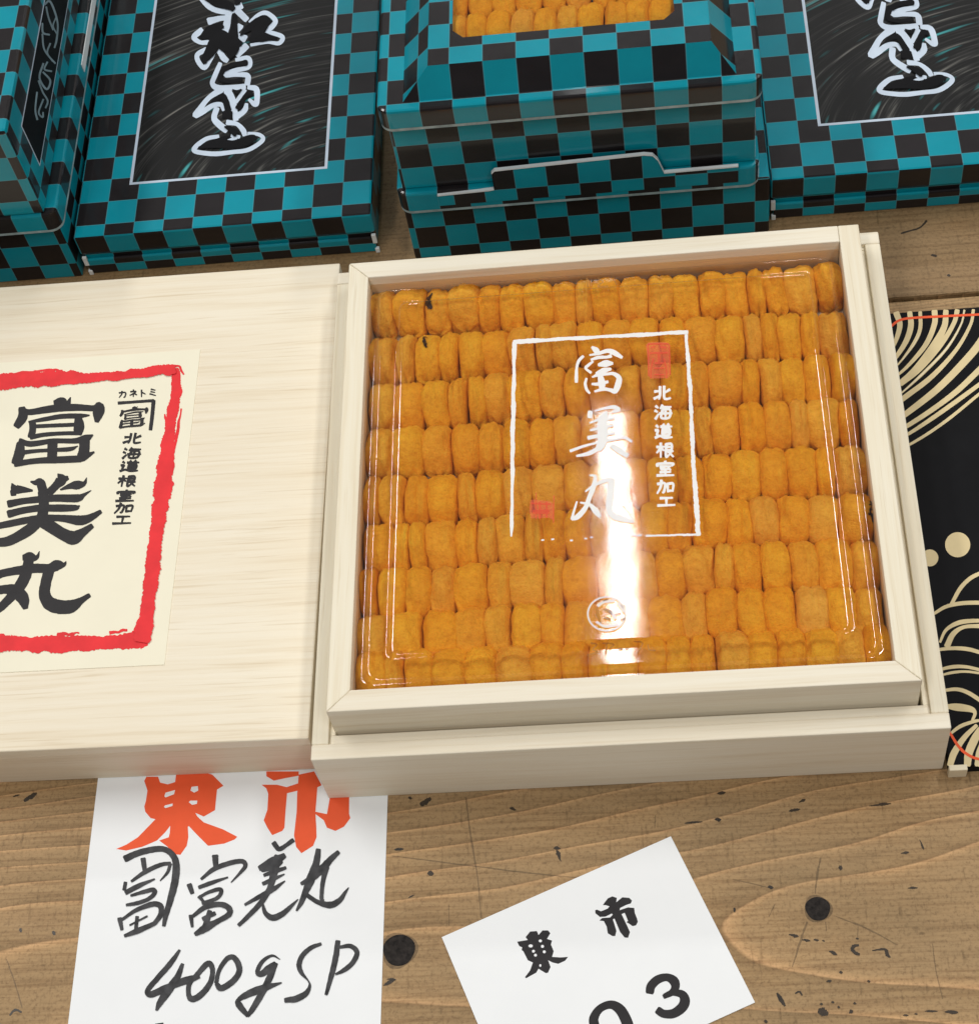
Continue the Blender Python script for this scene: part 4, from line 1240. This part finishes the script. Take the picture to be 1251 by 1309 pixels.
# ================================================================== teal checkered cartons
def carton_flat():
    """low closed carton with black calligraphy panel; local origin at its front-left bottom corner"""
    WX, DY, HZ = 0.1315, 0.195, 0.0243
    o = thing('checkered_carton', (-0.2305, 0.1490, 0), 'low teal and black checkered carton with black calligraphy panel between two window cartons', 'carton', 'low cartons with calligraphy panels')
    X0, Y0 = -0.2305, 0.1490
    uv = (0.0401, 0.0194, HZ)
    box('carton_lid', X0, X0 + WX, Y0 - 0.0002, Y0 + DY, 0.0125, HZ, M['checker'], o, 0.0011, uv)
    box('carton_base', X0 + .0012, X0 + WX - .0012, Y0 + 0.0012, Y0 + DY - .001, 0.0, 0.0124, M['checker'], o, 0.0006, uv)
    box('base_lip', X0 + .0012, X0 + WX - .0012, Y0 - 0.0006, Y0 + 0.0011, 0.0003, 0.0095, M['checker'], o, 0.0007, (uv[0], uv[1], .006))
    for xx in (X0 + .0002, X0 + WX - .0022):
        box('board_edge', xx, xx + .0020, Y0 - .0009, Y0 + .0004, 0.0060, 0.0115, M['board'], o, 0.0003)
        box('board_edge', xx + .0003, xx + .0022, Y0 - .0011, Y0 + .0004, 0.0, 0.0028, M['board'], o, 0.0003)
    px0, px1, py0, py1 = -0.2081, -0.1193, 0.1772, 0.325
    b = 0.0013
    v, f_ = bm_data(box_bm(px0, px1, py0, py1, HZ - .0001, HZ + .00006))
    bp = mesh_obj('panel_border', v, f_, M['silver_ink'], o)
    v, f_ = bm_data(box_bm(px0 + b, px1 - b, py0 + b, py1 - b, HZ, HZ + .00010))
    pn = mesh_obj('calligraphy_panel', v, f_, M['swirl'], o)
    C1, C2 = (230, 0, 8.936), (230, 90, 8.936)
    cz = ('z', HZ + .00012)
    U = 804  # rows of the lower crop sit 804 px further down
    D = lambda pts: [(a, b_ + U, c) for a, b_, c in pts]
    blk = [
        [(300, -60, 90), (420, 15, 90), (560, 60, 80), (610, 100, 50)], [(640, 20, 60), (680, 20, 40)],
        [(480, 285, 60), (400, 320, 90), (330, 370, 110), (240, 425, 40)], [(440, 400, 140), (520, 480, 170), (590, 560, 140), (570, 660, 30)],
        [(420, 430, 120), (360, 560, 110), (270, 690, 60)], [(620, 170, 50), (615, 300, 70), (600, 440, 110), (600, 560, 130)],
        [(640, 480, 100), (700, 500, 40)], [(690, 400, 14), (780, 320, 60), (880, 260, 90), (970, 210, 70), (1030, 255, 40)], [(980, 240, 90), (900, 340, 120), (840, 430, 80), (800, 455, 40)],
        [(800, 450, 40), (930, 420, 90), (1020, 425, 60), (1110, 440, 22)],
        [(520, 780, 50), (600, 735, 44), (690, 725, 40), (750, 705, 44), (745, 740, 30)], [(510, 770, 50), (470, 840, 44), (455, 900, 40), (560, 925, 38), (640, 920, 34), (705, 905, 40)],
        D([(360, 355, 14), (430, 315, 40), (495, 290, 50), (530, 380, 56), (550, 450, 64)]), D([(500, 505, 70), (580, 505, 80)]),
        D([(600, 215, 10), (650, 245, 40), (700, 215, 16)]), D([(665, 430, 60), (700, 370, 50), (750, 290, 44), (800, 245, 44), (820, 280, 24)]),
        D([(510, 640, 16), (570, 665, 50), (640, 715, 70)]), D([(215, 880, 20), (320, 850, 60), (440, 830, 90), (600, 845, 80), (740, 810, 90), (830, 770, 70), (870, 780, 34)]),
        D([(570, 740, 10), (500, 775, 40), (430, 810, 60)])]
    wht = [
        [(250, -30, 110), (330, 70, 90), (440, 120, 90), (560, 120, 110), (700, 60, 110)], [(560, 130, 110), (540, 260, 120), (510, 360, 150)], [(650, 110, 110), (760, 220, 100)], [(690, 290, 110), (650, 380, 60), (740, 440, 130)],
        [(330, 240, 120), (440, 210, 90), (520, 200, 80)], [(250, 340, 100), (160, 420, 90), (230, 480, 70), (320, 480, 80)], [(300, 560, 80), (200, 620, 80), (210, 700, 80), (280, 770, 80), (340, 680, 80), (420, 560, 80), (500, 660, 100), (540, 690, 80)],
        [(650, 620, 120), (760, 520, 110)], [(800, 250, 60), (900, 165, 66), (990, 145, 76), (1090, 230, 80), (1040, 310, 90), (960, 365, 60), (1060, 375, 70), (1170, 420, 76), (1130, 490, 70), (1000, 480, 50), (810, 510, 50)],
        [(640, 680, 60), (780, 660, 76), (790, 760, 70), (640, 800, 80), (520, 850, 90), (640, 850, 70), (770, 860, 90), (770, 960, 90)], [(460, 720, 70), (400, 860, 80), (370, 950, 80), (430, 1000, 100), (560, 1000, 90), (740, 985, 90)],
        D([(470, 215, 110), (330, 310, 80), (240, 420, 90), (175, 510, 96), (260, 470, 90), (380, 395, 80), (470, 390, 76), (500, 450, 60)]), D([(540, 230, 130), (600, 340, 110), (620, 460, 110), (640, 560, 90)]),
        D([(740, 220, 70), (640, 360, 60)]), D([(780, 190, 70), (870, 210, 96), (880, 320, 90), (860, 385, 90), (790, 330, 50)]), D([(760, 380, 60), (740, 450, 90), (660, 520, 90)]),
        D([(420, 430, 90), (390, 540, 96), (440, 610, 110), (530, 680, 110)]), D([(540, 590, 90), (650, 610, 70), (720, 680, 90), (740, 735, 80)]),
        D([(440, 750, 60), (300, 780, 70), (180, 870, 80), (170, 920, 76), (300, 945, 76), (430, 950, 76), (600, 930, 70), (760, 910, 70), (880, 850, 70), (950, 780, 70), (900, 730, 60), (780, 720, 60)]),
        D([(640, 770, 60), (500, 820, 46)]), D([(590, 740, 60), (680, 760, 60)])]
    blk.append([(270, 690, 50), (300, 700, 40)])
    # white body of the brushed word, then the dark core strokes on top
    wht = [[(a, b_, c * .70) for a, b_, c in st] for st in wht]
    blk = [[(a, b_, c * 1.22) for a, b_, c in st] for st in blk]
    ink('calligraphy_outline', wht, C1, cz, M['silver_ink'], pn, lift=0.00002, step=0.000003, rough=0.03)
    ink('calligraphy_core', blk, C1, cz, M['black_print'], pn, lift=0.00045, step=0.000003, rough=0.03)
    return o


def copy_tree(o, parent=None):
    c = o.copy()
    COL.objects.link(c)
    if parent is not None:
        c.parent = parent
    for ch in list(o.children):
        copy_tree(ch, c)
    return c


ca = carton_flat()
cc = copy_tree(ca)
cc.location = (0.0705, 0.1500, 0)
cc['label'] = 'low teal and black checkered carton with calligraphy panel, behind the gold wave board'


def window_carton(x0, x1, y0, zb, zl, zt, label, inset=(.0026, .0026, .0040), depth=0.19):
    """deeper carton: tapered body, lip with rounded corners, sloped shoulders and a windowed top"""
    o = thing('window_carton', ((x0 + x1) / 2, y0, zb), label, 'carton', 'stacked window cartons')
    cx = (x0 + x1) / 2
    uv = (-(x1 - x0) / 2 + .004, .004, (zl - zb))
    y1 = y0 + depth
    box('carton_body', x0 + inset[0], x1 - inset[1], y0 + inset[2], y1 - .002, zb, zl + .0005, M['checker'], o, 0.0008, uv)
    v, f_ = prism_data(rrect(x0, x1, y0, y1, .0055, 6), zl, zt)
    bm = bmesh.new()
    vs = [bm.verts.new(p) for p in v]
    for q in f_:
        bm.faces.new([vs[i] for i in q])
    bmesh.ops.recalc_face_normals(bm, faces=bm.faces[:])
    es = [e for e in bm.edges if abs(e.verts[0].co.z - e.verts[1].co.z) < 1e-6]
    bmesh.ops.bevel(bm, geom=es, offset=0.0011, segments=2, profile=.5, affect='EDGES')
    v, f_ = bm_data(bm)
    lip = mesh_obj('carton_lip', v, f_, M['checker'], o, uvo=(uv[0], uv[1], uv[2] + .0125))
    # pale cut board edge under the lip
    pv = rrect(x0 + .0001, x1 - .0001, y0 + .0001, y1 - .0001, .0055, 6)
    v, f_ = prism_data(pv, zl - .0005, zl + .0011)
    mesh_obj('board_edge', v, f_, M['cut_edge'], o)
    return o, uv


# stack in the middle: lower and upper carton
BX0, BX1, BY = -0.0846, 0.0662, 0.1385
lo, uvl = window_carton(BX0, BX1 - .0008, BY + .0012, 0.0, 0.0332, 0.0446, 'lower teal checkered carton of the centre stack, mostly hidden behind the wooden box', (.0012, -.0042, .0030))
# tab of board standing up in front of the upper carton
tabp = [(-0.0685, .0365), (-0.0466, .0372), (-0.0444, .0375), (-0.0444, .0470), (-0.0430, .0486), (0.0190, .0508), (0.0225, .0500), (0.0245, .0470), (0.0268, .0392), (0.0573, .0395), (0.0573, .0300), (-0.0685, .0300)]
yt = BY + .0008
tabp = [(x_ * .985, z_ + .0066) for x_, z_ in tabp]
n_ = len(tabp)
v = [Vector((x_, yt, z_)) for x_, z_ in tabp] + [Vector((x_, yt + .0006, z_)) for x_, z_ in tabp]
f = [list(range(n_)), list(range(n_, 2 * n_))[::-1]] + [[i, n_ + i, n_ + (i + 1) % n_, (i + 1) % n_] for i in range(n_)]
mesh_obj('lock_tab', v, f, M['checker'], lo, uvo=(uvl[0] + .0066, uvl[1], .0448 - CELL * .1))
# its cut edge
edge = tabp[:10]
V, Fc = [], []
for x_, z_ in edge:
    V += [Vector((x_, yt - .0005, z_ - .0001)), Vector((x_, yt - .0005, z_ + .0006)), Vector((x_, yt + .0009, z_ + .0006)), Vector((x_, yt + .0009, z_ - .0001))]
for i in range(len(edge) - 1):
    for q in range(4):
        Fc.append([4 * i + q, 4 * i + (q + 1) % 4, 4 * i + 4 + (q + 1) % 4, 4 * i + 4 + q])
mesh_obj('tab_cut_edge', V, Fc, M['board'], lo)

up, uvu = window_carton(BX0, BX1, BY, 0.0448, 0.0834, 0.0938, 'upper teal checkered carton with a window showing sea urchin, on the centre stack')
# shoulders and windowed top
zt0, zt1 = 0.0937, 0.1050
ox0, ox1, oy0, oy1 = -0.0742, 0.0562, 0.1432, 0.322
tx0, tx1, ty0, ty1 = -0.0628, 0.0472, 0.1505, 0.314
wx0, wx1, wy0, wy1, ch = -0.0532, 0.0340, 0.1645, 0.300, 0.0042
outer = [(ox0, oy0), (ox1, oy0), (ox1, oy1), (ox0, oy1)]
topr = [(tx0, ty0), (tx1, ty0), (tx1, ty1), (tx0, ty1)]
octo = [(wx0 + ch, wy0), (wx1 - ch, wy0), (wx1, wy0 + ch), (wx1, wy1 - ch), (wx1 - ch, wy1), (wx0 + ch, wy1), (wx0, wy1 - ch), (wx0, wy0 + ch)]
V = [Vector((x_, y_, zt0)) for x_, y_ in outer] + [Vector((x_, y_, zt1)) for x_, y_ in topr]
Fc = [[i, (i + 1) % 4, 4 + (i + 1) % 4, 4 + i] for i in range(4)]
mesh_obj('sloped_shoulder', V, Fc, M['checker'], up, uvo=(uvu[0], uvu[1] + .0050, uvu[2] + .0095))
V = [Vector((x_, y_, zt1)) for x_, y_ in topr] + [Vector((x_, y_, zt1)) for x_, y_ in octo] + [Vector((x_, y_, zt1 - .0008)) for x_, y_ in octo]
Fc = [[0, 1, 5, 4], [1, 2, 7, 6], [2, 3, 9, 8], [3, 0, 11, 10], [1, 6, 5], [2, 8, 7], [3, 10, 9], [0, 4, 11]]
Fc += [[4 + i, 4 + (i + 1) % 8, 12 + (i + 1) % 8, 12 + i] for i in range(8)]
mesh_obj('window_top', V, Fc, M['checker'], up, uvo=(uvu[0] + CELL, uvu[1] + .0040, 0))
V = [Vector((x_, y_, zt1 - .0010)) for x_, y_ in topr]
mesh_obj('window_film', V, [[0, 1, 2, 3]], M['film'], up)
# roe showing in the window
for r_ in range(5):
    x = wx0 - 0.004
    yf = wy0 + 0.0195 + 0.0190 * r_
    while x < wx1 + 0.004:
        wd = rng.uniform(.0080, .0108)
        place_lobe((x + wd / 2, yf - 0.0108, 0.0939 + 0.0030 + rng.uniform(-.0003, .0003)), math.radians(6), 0, math.radians(rng.uniform(-4, 4)), (wd / .01 * 1.10, .95, .60),
                   'orange sea urchin lobe in the %s row behind the front edge of the carton window' % ORD[r_], 'sea urchin lobes inside the window carton')
        x += wd

# stack at the far left: lower carton with lip, and a tall upper carton with a side panel
dl_, uvd = window_carton(-0.385, -0.2305, 0.1435, 0.0, 0.0355, 0.0460, 'lower teal checkered carton with rounded lip, under the carton with the side panel')
dup = thing('checkered_carton', (-0.31, 0.145, 0.046), 'teal checkered carton with calligraphy strip on its side, standing on a lower carton', 'carton')
v, f = bm_data(box_bm(-0.385, -0.2350, 0.1440, 0.330, 0.0460, 0.0962, 0.0016, 2))
mesh_obj('carton_body', v, f, M['checker'], dup, uvo=(0.0705, .0060, .0500 - CELL * .15))
sxp = -0.2350
pc = [(28, 164), (52, 213), (85, 0), (54, 0)]
y0p = 0.1592
zlo, zhi = 0.0590, 0.0830
v, f = bm_data(box_bm(sxp - .0002, sxp + .00008, y0p, 0.322, zlo, zhi))
sb = mesh_obj('strip_border', v, f, M['silver_ink'], dup)
v, f = bm_data(box_bm(sxp, sxp + .00013, y0p + .0007, 0.3213, zlo + .0007, zhi - .0007))
sp = mesh_obj('calligraphy_strip', v, f, M['black_print'], dup)
CS = (0, 0, 5.45)
thin = [[(310, 30, 14), (345, 5, 14), (378, 70, 14), (402, 165, 12), (395, 270, 14), (380, 330, 12)], [(322, 45, 12), (338, 120, 12), (370, 205, 12)], [(295, 160, 12), (300, 225, 14), (345, 240, 12)], [(295, 235, 12), (308, 340, 12), (368, 425, 12)],
        [(350, 300, 12), (330, 370, 12), (385, 440, 12)], [(302, 440, 14), (275, 540, 14), (325, 620, 14), (350, 560, 14), (300, 500, 12)], [(330, 430, 12), (310, 480, 12), (360, 495, 12)], [(268, 560, 12), (298, 640, 12), (332, 700, 12), (318, 750, 12)],
        [(258, 640, 12), (246, 760, 12), (260, 832, 14)], [(302, 690, 12), (270, 780, 12), (298, 815, 12), (300, 780, 10)], [(300, -80, 14), (340, -40, 14), (385, -100, 14)], [(390, 120, 10), (370, 180, 10), (400, 240, 10)]]
ink('calligraphy_lines', thin, CS, ('x', sxp + .00013), M['silver_thin'], sp, lift=0.00004, step=0.000003)
# grip slot with white cut edge on the lower lip
q0, q1 = atx(102, 78, -0.2304), atx(108, 8, -0.2304)
box('grip_slot', -0.2310, -0.2301, q0.y, q1.y + .03, 0.0400, 0.0448, M['board'], dl_, 0.0002)
